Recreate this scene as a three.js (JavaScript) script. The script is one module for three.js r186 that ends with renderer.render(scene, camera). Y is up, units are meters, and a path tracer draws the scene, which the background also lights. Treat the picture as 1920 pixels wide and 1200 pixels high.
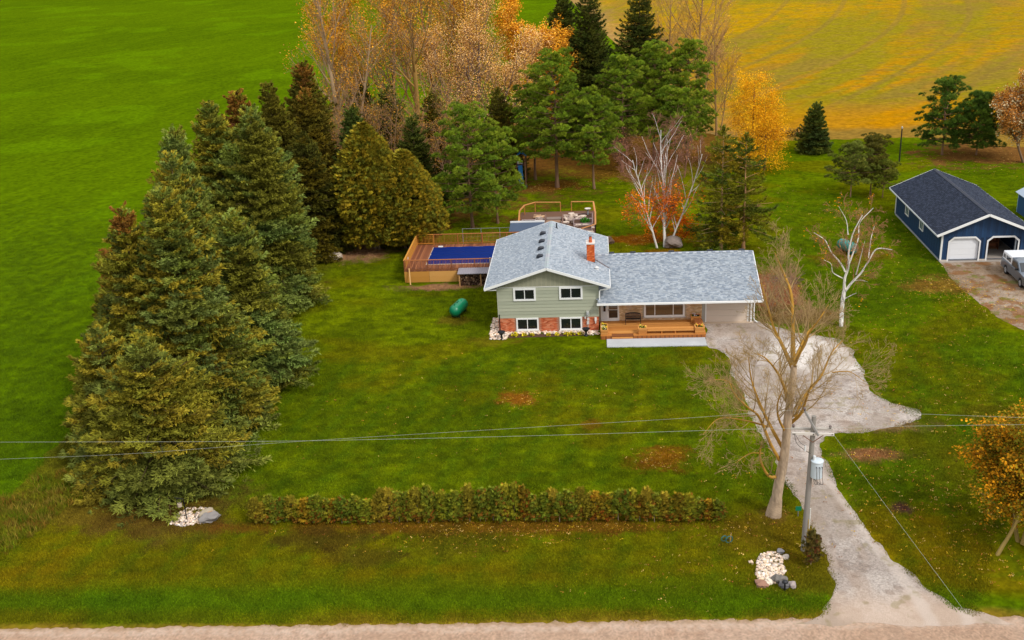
import * as THREE from 'three';
import { mergeGeometries, mergeVertices } from 'three/addons/utils/BufferGeometryUtils.js';

// ---------------------------------------------------------------- camera, sky, sun, exposure
const scene = new THREE.Scene();
const camera = new THREE.PerspectiveCamera(33.398, 1.6, 0.5, 4000);
camera.position.set(0, 33, 0);
camera.rotation.set(-0.38048, 0.08706, -0.05253, 'YXZ');
scene.add(camera);
const renderer = new THREE.WebGLRenderer({ antialias: true });
renderer.toneMapping = THREE.LinearToneMapping;
renderer.toneMappingExposure = 1.42;
renderer.shadowMap.enabled = true;

const SUN = new THREE.Vector3(0.52, 0.68, 0.48).normalize();
{ // an even overcast sky, a little brighter round the hidden sun
  const W = 256, H = 128, d = new Float32Array(W * H * 4);
  const v = new THREE.Vector3();
  for (let j = 0; j < H; j++) for (let i = 0; i < W; i++) {
    const th = (j + 0.5) / H * Math.PI - Math.PI / 2, ph = ((i + 0.5) / W - 0.5) * 2 * Math.PI;
    v.set(Math.cos(th) * Math.cos(ph), Math.sin(th), Math.cos(th) * Math.sin(ph));
    const up = Math.max(0, v.y), s = Math.max(0, v.dot(SUN));
    const L = (0.54 + 0.38 * up) * (1 + 0.55 * Math.pow(s, 5)) * (1 + 0.05 * Math.sin(ph * 5 + 7 * v.y) * Math.sin(9 * v.y + ph * 2));
    const k = (j * W + i) * 4;
    d[k] = L * 0.99; d[k + 1] = L * 1.0; d[k + 2] = L * 1.03; d[k + 3] = 1;
  }
  const sky = new THREE.DataTexture(d, W, H, THREE.RGBAFormat, THREE.FloatType);
  sky.mapping = THREE.EquirectangularReflectionMapping; sky.magFilter = THREE.LinearFilter; sky.minFilter = THREE.LinearFilter; sky.needsUpdate = true;
  scene.background = sky; scene.environment = sky;
}
const sun = new THREE.DirectionalLight(new THREE.Color(1, 0.95, 0.87), 1.5);
sun.position.copy(SUN).multiplyScalar(150).add(new THREE.Vector3(0, 0, -80));
sun.target.position.set(0, 0, -80);
sun.castShadow = true; sun.shadow.radius = 20; sun.shadow.mapSize.set(2048, 2048);
Object.assign(sun.shadow.camera, { left: -80, right: 80, top: 90, bottom: -90, near: 10, far: 400 });
scene.add(sun, sun.target);

// ---------------------------------------------------------------- helpers
let seed = 1;
const reseed = (n) => { seed = (n * 2654435761) >>> 0 || 1; };
function R() { seed = (seed + 0x6D2B79F5) >>> 0; let t = seed; t = Math.imul(t ^ (t >>> 15), t | 1); t ^= t + Math.imul(t ^ (t >>> 7), t | 61); return ((t ^ (t >>> 14)) >>> 0) / 4294967296; }
const rr = (a, b) => a + (b - a) * R();
const clamp = (x, a = 0, b = 1) => Math.min(b, Math.max(a, x));
const lerp = (a, b, t) => a + (b - a) * t;
const sm = (a, b, x) => { const t = clamp((x - a) / (b - a)); return t * t * (3 - 2 * t); };
const V = (x, y, z) => new THREE.Vector3(x, y, z);
const UP = V(0, 1, 0);
// value noise
const NT = new Float32Array(65536); reseed(77); for (let i = 0; i < 65536; i++) NT[i] = R();
function vn(x, y) {
  const xi = Math.floor(x), yi = Math.floor(y); let fx = x - xi, fy = y - yi;
  fx = fx * fx * (3 - 2 * fx); fy = fy * fy * (3 - 2 * fy);
  const a = xi & 255, b = (xi + 1) & 255, c = (yi & 255) << 8, d = ((yi + 1) & 255) << 8;
  const p = NT[a | c], q = NT[b | c], r = NT[a | d], s = NT[b | d];
  return p + (q - p) * fx + (r - p + (p - q - r + s) * fx) * fy;
}
const fbm = (x, y, o = 3) => { let s = 0, a = 0.5, t = 0; for (let i = 0; i < o; i++) { s += a * vn(x, y); t += a; a *= 0.5; x = x * 2.03 + 17.3; y = y * 2.03 + 5.7; } return s / t; };
const vn3 = (x, y, z) => (vn(x + z * 0.71, y - z * 0.43) + vn(y * 0.9 + 31, z + x * 0.37 + 11)) / 2;
// pixel of the photograph (1920 x 1200) -> point on the level y = h, or on the plane z = Z
const camQ = new THREE.Quaternion().setFromEuler(camera.rotation);
const ray = (px, py) => V((px - 960) / 2000, -(py - 600) / 2000, -1).applyQuaternion(camQ);
const G = (px, py, h = 0) => { const d = ray(px, py); return d.multiplyScalar((h - 33) / d.y).add(V(0, 33, 0)); };
const GZ = (px, py, z) => { const d = ray(px, py); return d.multiplyScalar(z / d.z).add(V(0, 33, 0)); };

const lin = (c) => Math.pow(c / 255, 2.2);
const C = (r, g, b) => new THREE.Color(lin(r), lin(g), lin(b));        // a colour as it looks, 0..255
const mats = new Map();
function M(r, g, b, rough = 0.85, extra = {}) {
  const key = [r, g, b, rough, JSON.stringify(extra)].join();
  if (!mats.has(key)) mats.set(key, new THREE.MeshStandardMaterial({ color: C(r, g, b).multiplyScalar(0.86), roughness: rough, side: THREE.DoubleSide, ...extra }));
  return mats.get(key);
}
const vcMat = (rough = 0.9, extra = {}) => new THREE.MeshPhysicalMaterial({ color: 0xffffff, specularIntensity: 0.25, roughness: rough, vertexColors: true, side: THREE.DoubleSide, ...extra });
const taken = {};
function numbered(n) { if (!(n in taken)) { taken[n] = 0; return n; } return `${n}_${String(++taken[n]).padStart(3, '0')}`; }
function tag(o, label, category, group, kind) { if (label) o.userData.label = label; if (category) o.userData.category = category; if (group) o.userData.group = group; if (kind) o.userData.kind = kind; return o; }
function thing(name, label, category, p = [0, 0, 0], group) { const g = new THREE.Group(); g.name = numbered(name); g.position.set(...p); scene.add(g); return tag(g, label, category, group); }
function mesh(parent, name, geo, mat, pos) { const m = new THREE.Mesh(geo, mat); m.name = parent === scene ? numbered(name) : name; if (pos) m.position.set(...pos); parent.add(m); return m; }
function structure(name, geo, mat, label, category) { const m = mesh(scene, name, geo, mat); tag(m, label, category, null, 'structure'); return m; }
const CUBE = new THREE.BoxGeometry(1, 1, 1);
// a box given by world extents, whatever group it goes under (groups are not turned)
function B(parent, name, mat, x0, x1, y0, y1, z0, z1) {
  const m = new THREE.Mesh(CUBE, mat); m.name = parent === scene ? numbered(name) : name;
  const o = V(0, 0, 0); for (let p = parent; p && p !== scene; p = p.parent) o.add(p.position);
  m.position.set((x0 + x1) / 2 - o.x, (y0 + y1) / 2 - o.y, (z0 + z1) / 2 - o.z); m.scale.set(Math.abs(x1 - x0), Math.abs(y1 - y0), Math.abs(z1 - z0));
  parent.add(m); return m;
}
const bg = (x0, x1, y0, y1, z0, z1) => new THREE.BoxGeometry(Math.abs(x1 - x0), Math.abs(y1 - y0), Math.abs(z1 - z0)).translate((x0 + x1) / 2, (y0 + y1) / 2, (z0 + z1) / 2);
const merge = (l) => mergeGeometries(l.map((g) => { const h = g.index ? g.toNonIndexed() : g; for (const k of Object.keys(h.attributes)) if (!['position', 'normal', 'uv', 'color'].includes(k)) h.deleteAttribute(k); return h; }));
function bar(a, b, r, sides = 6, r2 = r) {           // a round bar between two points
  const d = b.clone().sub(a), g = new THREE.CylinderGeometry(r2, r, d.length(), sides);
  g.applyQuaternion(new THREE.Quaternion().setFromUnitVectors(UP, d.clone().normalize())); return g.translate((a.x + b.x) / 2, (a.y + b.y) / 2, (a.z + b.z) / 2);
}
function beam(a, b, w, h) {                          // a squared bar between two points, w across, h in height
  const d = b.clone().sub(a), L = d.length(), x = d.clone().normalize(), z = x.clone().cross(UP).normalize(), y = z.clone().cross(x);
  return new THREE.BoxGeometry(L, h, w).applyMatrix4(new THREE.Matrix4().makeBasis(x, y, z)).translate((a.x + b.x) / 2, (a.y + b.y) / 2, (a.z + b.z) / 2);
}
function colored(g, c) { const n = g.attributes.position.count, a = new Float32Array(n * 3); for (let i = 0; i < n; i++) { a[3 * i] = c.r ?? c[0]; a[3 * i + 1] = c.g ?? c[1]; a[3 * i + 2] = c.b ?? c[2]; } g.setAttribute('color', new THREE.BufferAttribute(a, 3)); return g; }
function rawGeo(pos, col, idx, uv) { const g = new THREE.BufferGeometry(); g.setAttribute('position', new THREE.Float32BufferAttribute(pos, 3)); if (col) g.setAttribute('color', new THREE.Float32BufferAttribute(col, 3)); if (uv) g.setAttribute('uv', new THREE.Float32BufferAttribute(uv, 2)); if (idx) g.setIndex(idx); g.computeVertexNormals(); return g; }
function local(g, parent) { return g.translate(-parent.position.x, -parent.position.y, -parent.position.z); }
function stone(r, sy = 0.7, detail = 1, rough = 0.25) {
  const g = mergeVertices(new THREE.IcosahedronGeometry(r, detail).deleteAttribute('normal').deleteAttribute('uv')), p = g.attributes.position, o = R() * 50;
  for (let i = 0; i < p.count; i++) { const k = 1 + rough * ((2 * vn3(p.getX(i) / r * 1.3 + o, p.getY(i) / r * 1.3, p.getZ(i) / r * 1.3 + o) - 1) * 1.9 + (detail > 1 ? (2 * vn3(p.getX(i) / r * 3.7 + o, p.getY(i) / r * 3.7, p.getZ(i) / r * 3.7) - 1) * 0.8 : 0)); p.setXYZ(i, p.getX(i) * k, p.getY(i) * k * sy, p.getZ(i) * k); }
  const h = g.toNonIndexed(); h.computeVertexNormals(); return h;
}
const GAM = new Uint8Array(4096); for (let i = 0; i < 4096; i++) GAM[i] = Math.round(Math.pow((i + 0.5) / 4096, 1 / 2.2) * 255);
function paintTex(W, H, x0, x1, z0, z1, fn) {        // a colour map over the rectangle x0..x1, z0..z1 (v runs with z)
  const d = new Uint8Array(W * H * 4), o = [0, 0, 0];
  for (let j = 0; j < H; j++) { const z = lerp(z0, z1, (j + 0.5) / H); for (let i = 0; i < W; i++) {
    fn(lerp(x0, x1, (i + 0.5) / W), z, o); const k = (j * W + i) * 4;
    for (let c = 0; c < 3; c++) d[k + c] = GAM[Math.min(4095, Math.max(0, o[c] * 4095)) | 0]; d[k + 3] = 255;
  } }
  const t = new THREE.DataTexture(d, W, H, THREE.RGBAFormat); t.colorSpace = THREE.SRGBColorSpace; t.magFilter = THREE.LinearFilter; t.minFilter = THREE.LinearMipmapLinearFilter; t.generateMipmaps = true; t.needsUpdate = true; return t;
}
function sheet(poly, y, x0, x1, z0, z1) {            // a flat sheet with uv over that rectangle
  const s = new THREE.Shape(poly.map(([x, z]) => new THREE.Vector2(x, -z))), g = new THREE.ShapeGeometry(s), p = g.attributes.position, uv = [];
  g.rotateX(-Math.PI / 2).translate(0, y, 0);
  for (let i = 0; i < p.count; i++) uv.push((p.getX(i) - x0) / (x1 - x0), (p.getZ(i) - z0) / (z1 - z0));
  g.setAttribute('uv', new THREE.Float32BufferAttribute(uv, 2)); return g;
}
function ragged(poly, step, amp, f = 0.8) {          // the outline cut into short pieces and roughened
  const out = []; for (let i = 0; i < poly.length; i++) { const [ax, az] = poly[i], [bx, bz] = poly[(i + 1) % poly.length], n = Math.max(1, Math.round(Math.hypot(bx - ax, bz - az) / step));
    for (let k = 0; k < n; k++) { const x = lerp(ax, bx, k / n), z = lerp(az, bz, k / n), w = (p, q) => amp * 1.5 * ((vn(x * f + p, z * f + q) - 0.5) + 0.4 * (vn(x * f * 2.6 + q, z * f * 2.6 + p) - 0.5)); out.push([x + w(3, 9), z + w(41, 77)]); } }
  return out;
}
const mix3 = (o, c, t) => { o[0] += (c[0] - o[0]) * t; o[1] += (c[1] - o[1]) * t; o[2] += (c[2] - o[2]) * t; };
const l3c = new Map(), L3 = (r, g, b) => { const k = (r << 16) | (g << 8) | b; let v = l3c.get(k); if (!v) l3c.set(k, v = [lin(r), lin(g), lin(b)]); return v; };
function grainTex(n, fn) { const d = new Uint8Array(n * n * 4); for (let j = 0; j < n; j++) for (let i = 0; i < n; i++) { const v = clamp(fn(i / n, j / n)) * 255, k = (j * n + i) * 4; d[k] = d[k + 1] = d[k + 2] = v; d[k + 3] = 255; } const t = new THREE.DataTexture(d, n, n, THREE.RGBAFormat); t.wrapS = t.wrapT = THREE.RepeatWrapping; t.magFilter = THREE.LinearFilter; t.minFilter = THREE.LinearMipmapLinearFilter; t.generateMipmaps = true; t.needsUpdate = true; return t; }
const pnoise = (u, v, f) => { // tileable value noise, f cells per tile
  const x = u * f, y = v * f, xi = Math.floor(x), yi = Math.floor(y); let fx = x - xi, fy = y - yi; fx = fx * fx * (3 - 2 * fx); fy = fy * fy * (3 - 2 * fy);
  const h = (a, b) => NT[((((a % f) + f) % f) * 73 + (((b % f) + f) % f) * 1201 + f * 17) & 65535];
  return lerp(lerp(h(xi, yi), h(xi + 1, yi), fx), lerp(h(xi, yi + 1), h(xi + 1, yi + 1), fx), fy);
};
const bumpNoise = grainTex(512, (u, v) => 0.4 * pnoise(u, v, 32) + 0.35 * pnoise(u, v, 96) + 0.25 * pnoise(u, v, 250));
function bumped(rx, ry) { const t = bumpNoise.clone(); t.repeat.set(rx, ry); t.needsUpdate = true; return t; }

// ---------------------------------------------------------------- ground
const gA = L3(88, 103, 4), gB = L3(112, 125, 6), gOl = L3(122, 106, 8), gDk = L3(70, 84, 4), litter = L3(128, 76, 30), soil = L3(150, 112, 82), straw = L3(140, 112, 34);
// bare or littered places: x, z, half widths, colour, strength
const P = (px, py) => { const g = G(px, py); return [g.x, g.z]; };
const patches = [
  [...P(975, 750), 1.3, 1.5, L3(150, 84, 26), 0.75], [...P(1240, 862), 2.1, 1.7, L3(150, 84, 24), 0.7], [...P(1640, 853), 2.6, 0.95, L3(146, 104, 66), 1], [...P(1690, 952), 0.75, 0.6, L3(92, 62, 50), 1],
  [...P(1670, 797), 2.4, 0.9, L3(150, 112, 84), 0.95], [...P(1105, 797), 0.8, 0.9, L3(140, 90, 26), 0.5], [...P(650, 475), 4.2, 3.2, L3(166, 124, 92), 0.95], [...P(820, 538), 4.6, 0.9, L3(150, 108, 78), 0.9],
  [...P(1040, 348), 4.5, 2.6, litter, 0.8], [...P(1130, 318), 6, 6, litter, 0.6], [...P(1200, 448), 3.6, 1.6, L3(150, 82, 18), 0.8], [...P(1260, 445), 4, 2, L3(140, 84, 18), 0.5],
  [...P(1452, 545), 2.6, 5.5, L3(158, 104, 72), 0.97], [...P(1505, 595), 3.2, 2.2, L3(150, 108, 78), 0.6], [...P(1890, 285), 11, 8, L3(134, 88, 46), 0.9], [...P(1760, 535), 3, 2.2, L3(140, 96, 44), 0.6], [...P(1900, 790), 3, 3, L3(96, 82, 14), 0.5],
  [...P(1730, 830), 3, 6, L3(96, 92, 12), 0.45], [...P(220, 960), 6, 2.6, L3(108, 84, 30), 0.75], [...P(300, 960), 5, 3.6, L3(100, 74, 34), 0.6], [...P(60, 960), 5, 3, L3(120, 104, 30), 0.7], [...P(900, 988), 13.8, 0.9, L3(126, 80, 26), 0.7],
  [...P(620, 1010), 3.6, 1.2, L3(84, 66, 22), 0.75], [...P(680, 1040), 2.2, 1.0, L3(84, 66, 22), 0.6], [...P(860, 1015), 3, 1.6, L3(80, 70, 18), 0.5], [...P(1510, 1075), 3, 2.2, L3(112, 96, 20), 0.6], [...P(1440, 1000), 3.5, 2.4, L3(116, 92, 20), 0.6],
  [...P(1455, 965), 1.1, 0.9, L3(120, 92, 40), 0.7], [...P(930, 638), 2, 1.2, L3(120, 104, 20), 0.6], [...P(850, 602), 1.9, 1.2, L3(112, 88, 26), 0.6], [...P(1120, 140), 20, 26, litter, 0.95], [...P(800, 330), 18, 26, L3(118, 82, 34), 0.9], [...P(1600, 480), 3.4, 2.6, L3(120, 92, 18), 0.55], [...P(1245, 480), 3, 2, L3(150, 92, 18), 0.6],
];
const LX0 = -40, LX1 = 62, LZ0 = -168, LZ1 = -40.5;
function lawnColor(x, z, o) {
  const n1 = fbm(x * 0.09 + 5, z * 0.09, 3), n2 = fbm(x * 0.55, z * 0.55 + 40, 3), n3 = vn(x * 3.1, z * 3.1), n4 = vn(x * 8.3 + 9, z * 7.7);
  o[0] = gA[0]; o[1] = gA[1]; o[2] = gA[2];
  mix3(o, gB, sm(0.36, 0.66, n1 * 0.6 + n2 * 0.4));
  mix3(o, gB, 0.5 * sm(0.52, 0.7, vn(x * 1.3 + 11, z * 1.7 + 5))); mix3(o, gDk, 0.5 * sm(0.55, 0.75, vn(x * 0.9 + 71, z * 1.9 + 25)));
  mix3(o, gDk, 0.5 * sm(0.53, 0.72, fbm(x * 0.2 + 60, z * 0.2 + 9, 3)));
  mix3(o, L3(72, 100, 4), 0.5 * sm(12, 20, x) * n2 * 1.6);
  const front = sm(-55.5, -51, z) * (1 - sm(-45.6, -44.4, z));                   // rougher, yellower strip by the hedge and the road
  mix3(o, gOl, clamp(front * 0.62 + 0.42 * sm(0.5, 0.66, fbm(x * 0.13 + 90, z * 0.16 + 3, 3))) * (0.55 + 0.7 * n2));
  mix3(o, L3(74, 112, 6), 0.6 * sm(-46.4, -44.6, z + 2.6 * (n1 - 0.5) + 1.4 * (n2 - 0.5)) * (1 - sm(-43.8, -43.0, z + n2 - 0.5)));
  mix3(o, straw, 0.75 * sm(-43.3, -42.5, z + 0.024 * (x + 4) + 0.9 * (n2 - 0.5)));
  if (z > -75 && z < -46) mix3(o, L3(70, 100, 10), 0.3 * sm(0.1, 1, Math.sin((x * 0.985 + z * 0.17) * 2.6 + 2 * n1)) + 0.22 * sm(0.4, 1, Math.sin((x * 0.12 + z) * 4.4 + 3 * n1)));    // mowing passes
  for (const [px, pz, rx, rz, c, s] of patches) { const dx = (x - px) / rx, dz = (z - pz) / rz; if (dx > 1.6 || dx < -1.6 || dz > 1.6 || dz < -1.6) continue; const d = Math.sqrt(dx * dx + dz * dz) + 1.1 * (n2 - 0.5) + 0.5 * (n3 - 0.5); if (d < 1.15) mix3(o, c, s * (1 - sm(0.62, 1.15, d))); }
  // under the grove the ground is covered with needles and leaves
  mix3(o, L3(96, 76, 26), 0.5 * clamp(sm(-24.5, -28, x + 3 * (n2 - 0.5)) * sm(-53, -57, z)));
  mix3(o, L3(120, 80, 32), 0.9 * sm(-128, -136, z + 8 * (n1 - 0.5)) * (1 - sm(16, 22, x)));
  const k = 1.04 * (0.52 + 0.52 * n3 + 0.44 * n4); o[0] *= k; o[1] *= k; o[2] *= k;
}
{
  const poly = ragged([[-36, -40.8], [-36, -52], [-36.6, -60], [-36.4, -90], [-36, -166], [13, -166], [15.5, -152], [23.4, -145.6], [43, -144.8], [50, -139], [61, -134], [61, -40.8]], 0.5, 0.5);
  const map = paintTex(2048, 2048, LX0, LX1, LZ0, LZ1, (x, z, o) => { lawnColor(x, z, o); o[0] *= 0.74; o[1] *= 0.74; o[2] *= 0.74; });
  structure('lawn', sheet(poly, 0, LX0, LX1, LZ0, LZ1), new THREE.MeshPhysicalMaterial({ map, specularIntensity: 0, roughness: 0.95, bumpMap: bumped(25, 30), bumpScale: 0.06, side: THREE.DoubleSide }), 'mown green lawn around the house with olive and brown patches', 'lawn');
}
const fA = L3(93, 120, 3), fB = L3(78, 104, 4), fC = L3(106, 134, 4);
function fieldColor(x, z, o) {
  const u = x * 0.93 + z * 0.37, w = x * -0.37 + z * 0.93;                       // drilled rows run along w
  const n = fbm(x * 0.03, z * 0.03, 3), m = fbm(u * 0.5, w * 0.12 + 8, 2), g = vn(x * 2.2, z * 2.2), q = vn(x * 4.6 + 3, z * 4.6);
  o[0] = fA[0]; o[1] = fA[1]; o[2] = fA[2]; mix3(o, fB, 0.45 * sm(0.42, 0.62, n)); mix3(o, fC, 0.3 * sm(0.45, 0.7, m)); mix3(o, fB, 0.3 * sm(0.5, 0.75, fbm(u * 1.3 + 50, w * 0.2, 2)));
  mix3(o, L3(106, 142, 8), 0.45 * sm(0.62, 0.75, fbm(x * 0.1 + 9, z * 0.1 + 70, 2)));
  const k = 0.8 * (0.56 + 0.46 * g + 0.46 * q); o[0] *= k; o[1] *= k; o[2] *= k;
}
{ // green field to the left, one sheet far beyond everything in view
  const x0 = -290, x1 = 30, z0 = -500, z1 = -30, map = paintTex(1400, 2048, x0, x1, z0, z1, (x, z, o) => { fieldColor(x, z, o); o[0] *= 0.86; o[1] *= 0.86; o[2] *= 0.86; });
  map.wrapS = map.wrapT = THREE.MirroredRepeatWrapping;
  structure('green_field', sheet([[-1800, -2600], [1800, -2600], [1800, 60], [-1800, 60]], -0.03, x0, x1, z0, z1), new THREE.MeshPhysicalMaterial({ map, specularIntensity: 0, roughness: 0.95, bumpMap: bumped(90, 130), bumpScale: 0.08, side: THREE.DoubleSide }), 'bright green crop field beyond the row of spruces', 'field');
}
{ // golden stubble field behind, to the right
  const x0 = -20, x1 = 160, z0 = -420, z1 = -130, a = L3(184, 142, 14), b = L3(196, 134, 8), c = L3(150, 134, 26), e = L3(146, 118, 52);
  const map = paintTex(1100, 1600, x0, x1, z0, z1, (x, z, o) => {
    const bend = 10 * Math.sin((z + 150) * 0.018), u = x * 0.9 + z * 0.42 + bend, w = z * 0.9 - x * 0.42;
    const n = fbm(x * 0.022 + 4, z * 0.022, 3), m = fbm(u * 0.16, w * 0.02, 3), g = vn(x * 1.7, z * 1.7), q = vn(x * 4.1 + 3, z * 4.1), f = fbm(x * 0.35, z * 0.35, 3);
    o[0] = a[0]; o[1] = a[1]; o[2] = a[2]; mix3(o, c, sm(0.4, 0.62, n)); mix3(o, b, (0.35 + 0.5 * sm(-260, -170, z)) * sm(0.48, 0.7, m)); mix3(o, e, 0.6 * sm(0.55, 0.72, fbm(u * 0.12 + 40, w * 0.025 + 9, 3)));
    mix3(o, c, 0.6 * sm(0.48, 0.66, f)); mix3(o, e, 0.4 * sm(0.55, 0.7, fbm(x * 0.5 + 70, z * 0.8, 3))); mix3(o, e, 0.5 * sm(0.93, 0.99, Math.sin(u * 0.42)) );
    mix3(o, b, 0.75 * sm(-168, -152, z + 10 * n) * sm(20, 30, x)); mix3(o, e, 0.85 * sm(-152, -147, z + 5 * f)); mix3(o, L3(172, 136, 92), 0.7 * (1 - sm(2, 14, x - lerp(14, -7, clamp((-z - 150) / 210)) + 6 * f)));
    const k = 0.84 * (0.66 + 0.36 * g + 0.32 * q); o[0] *= k; o[1] *= k; o[2] *= k;
  });
  map.wrapS = map.wrapT = THREE.MirroredRepeatWrapping;
  structure('stubble_field', sheet([[-40, -1400], [-30, -600], [-7, -358], [4, -260], [12, -198], [14, -140], [62, -128], [400, -120], [900, -900]], -0.015, x0, x1, z0, z1), new THREE.MeshPhysicalMaterial({ map, specularIntensity: 0, roughness: 0.95, bumpMap: bumped(60, 90), bumpScale: 0.1, side: THREE.DoubleSide }), 'golden harvested field with curved tractor lines', 'field');
}
const gravelCol = (base, light, dark) => (x, z, o) => {
  const n = fbm(x * 0.5, z * 0.5, 3), m = fbm(x * 2.2 + 7, z * 2.2, 2), s = vn(x * 14, z * 14), t = vn(x * 31 + 5, z * 31);
  o[0] = base[0]; o[1] = base[1]; o[2] = base[2]; mix3(o, light, sm(0.4, 0.7, n)); mix3(o, dark, 0.6 * sm(0.55, 0.78, m)); const k = 0.82 * (0.6 + 0.48 * s + 0.32 * t); o[0] *= k; o[1] *= k; o[2] *= k;
};
const gravelMat = (map, rep) => new THREE.MeshPhysicalMaterial({ map, specularIntensity: 0, roughness: 0.95, bumpMap: bumped(rep, rep), bumpScale: 0.03, side: THREE.DoubleSide });
{ // the road along the bottom
  const e = (x) => -42.6 - 0.024 * (x + 4), f = gravelCol(L3(212, 177, 150), L3(218, 185, 160), L3(204, 167, 140));
  const top = []; for (let x = 70; x >= -75; x -= 0.2) top.push([x, e(x) + 0.3 * (fbm(x * 1.7, 3, 3) - 0.5) + 0.16 * (R() - 0.5)]);
  const map = paintTex(2048, 256, -75, 70, -46, -28, (x, z, o) => { f(x, z, o); const d = z - e(x) - 0.5 * (fbm(x * 1.4, z, 3) - 0.5); mix3(o, L3(226, 204, 184), 0.55 * sm(0.4, 0.1, Math.abs(d - 0.45)) * vn(x * 6, z * 6)); for (const q of [2.2, 3.9]) mix3(o, L3(204, 172, 148), 0.35 * sm(0.5, 0.1, Math.abs(d - q))); mix3(o, L3(168, 140, 104), 0.8 * sm(0.35, 0, d) * vn(x * 5, z * 5 + 3)); });
  structure('gravel_road', sheet([[-75, -28], [70, -28], ...top], 0.008, -75, 70, -46, -28), gravelMat(map, 200), 'pale tan gravel road along the front of the property', 'road');
}
{ // the drive
  const px = [[1326, 604], [1322, 640], [1328, 652], [1362, 662], [1374, 700], [1396, 752], [1420, 800], [1448, 850], [1470, 892], [1492, 940], [1512, 978], [1540, 1020], [1554, 1060], [1562, 1092], [1560, 1122], [1540, 1148], [1490, 1172], [1900, 1172], [1850, 1152], [1790, 1138], [1750, 1110], [1700, 1072], [1655, 1030], [1610, 970], [1572, 910], [1548, 862], [1542, 832], [1556, 814], [1600, 813], [1660, 806], [1692, 800], [1727, 786], [1722, 768], [1680, 758], [1645, 742], [1622, 712], [1612, 690], [1597, 655], [1570, 636], [1530, 630], [1480, 622], [1440, 606], [1412, 601]];
  const poly = ragged(px.map(([a, b]) => P(a, b)), 0.25, 0.3, 0.9), f = gravelCol(L3(180, 167, 157), L3(196, 184, 174), L3(146, 130, 118));
  const [lx, lz] = P(1535, 668);
  const map = paintTex(1400, 2048, 6, 23, -82, -41, (x, z, o) => {
    f(x, z, o); const n = fbm(x * 0.8, z * 0.8, 3), v = vn(x * 13, z * 13);
    const d = Math.hypot((x - lx) / 3.6, (z - lz) / 3.4) + 0.7 * (n - 0.5); mix3(o, [0.72 * (0.8 + 0.3 * v), 0.66 * (0.8 + 0.3 * v), 0.6 * (0.8 + 0.3 * v)], 0.85 * (1 - sm(0.7, 1.15, d)));
    mix3(o, L3(204, 180, 160), 0.7 * sm(-46, -43.2, z + 2 * (n - 0.5))); mix3(o, L3(164, 138, 116), 0.3 * sm(0.5, 0.7, fbm(x * 0.7 + 20, z * 0.35, 3))); mix3(o, L3(150, 134, 118), 0.45 * sm(0.45, 0.62, fbm(x * 0.5 + z * 0.25 + 30, z * 0.12 - x * 0.2, 3)));
    { const c_ = x - lerp(16.3, 13.6, clamp((z + 44) / -14)); if (z > -60) for (const q of [-0.85, 0.85]) mix3(o, L3(206, 192, 180), 0.5 * sm(0.5, 0.12, Math.abs(c_ - q + 0.5 * (n - 0.5)))); }
    mix3(o, L3(126, 116, 60), 0.4 * sm(0.66, 0.8, fbm(x * 1.5 + 60, z * 1.5, 3)));
  });
  structure('gravel_drive', sheet(poly, 0.014, 6, 23, -82, -41), gravelMat(map, 26), 'pale grey gravel drive curving from the road to the house garage', 'drive');
  const px2 = [[1766, 495], [1778, 520], [1826, 560], [1876, 600], [1925, 622]], poly2 = [...px2.map(([a, b]) => P(a, b)), [48, -76], [48, -94.3], [31, -94.3]];
  const f2 = gravelCol(L3(150, 128, 106), L3(174, 156, 138), L3(116, 84, 50));
  const map2 = paintTex(512, 512, 29, 49, -95, -75, (x, z, o) => { f2(x, z, o); mix3(o, L3(126, 84, 46), 0.7 * sm(0.48, 0.62, fbm(x * 0.9, z * 0.9 + 7, 4))); mix3(o, L3(96, 104, 20), 0.55 * sm(0.6, 0.7, fbm(x * 1.3 + 9, z * 1.3, 3))); });
  structure('garage_drive', sheet(ragged(poly2, 0.3, 0.25), 0.012, 29, 49, -95, -75), gravelMat(map2, 14), 'leaf strewn gravel apron before the blue garage', 'drive');
}
// ---------------------------------------------------------------- building helpers
// shingle tabs laid in courses: o = eave corner, u along the eave, v up the slope; one tone for each tab
function shingles(o, u, v, W, L, tones, clip, tab = 0.25, exp = 0.14) {
  const pos = [], col = [], n = u.clone().cross(v).normalize(); if (n.y < 0) n.negate();
  const rows = Math.ceil(L / exp);
  for (let r = 0; r < rows; r++) {
    let s = -R() * tab; const a0 = r * exp, a1 = Math.min(L, a0 + exp * 1.06);
    while (s < W) {
      const w = tab * rr(0.5, 1.15), s0 = Math.max(0, s), s1 = Math.min(W, s + w - 0.006); s += w; if (s1 - s0 < 0.03) continue;
      const mx = o.clone().addScaledVector(u, (s0 + s1) / 2).addScaledVector(v, a0); if (clip && !clip(mx)) continue;
      const t = tones[Math.floor(R() * tones.length)], k = rr(0.88, 1.1), th = 0.018 + (R() < 0.4 ? 0.014 : 0);
      const p = (x, a, h) => o.clone().addScaledVector(u, x).addScaledVector(v, a).addScaledVector(n, h);
      const q = [p(s0, a0, th), p(s1, a0, th), p(s1, a1, 0.003), p(s0, a1, 0.003), p(s0, a0, 0), p(s1, a0, 0)];
      const flip = u.clone().cross(v).dot(n) < 0;
      for (const f of [[0, 1, 2], [0, 2, 3], [4, 5, 1], [4, 1, 0]]) for (const i of flip ? [f[0], f[2], f[1]] : f) { pos.push(q[i].x, q[i].y, q[i].z); col.push(t[0] * k, t[1] * k, t[2] * k); }
    }
  }
  return rawGeo(pos, col);
}
const shingleMat = vcMat(0.92, { bumpMap: null });
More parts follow.
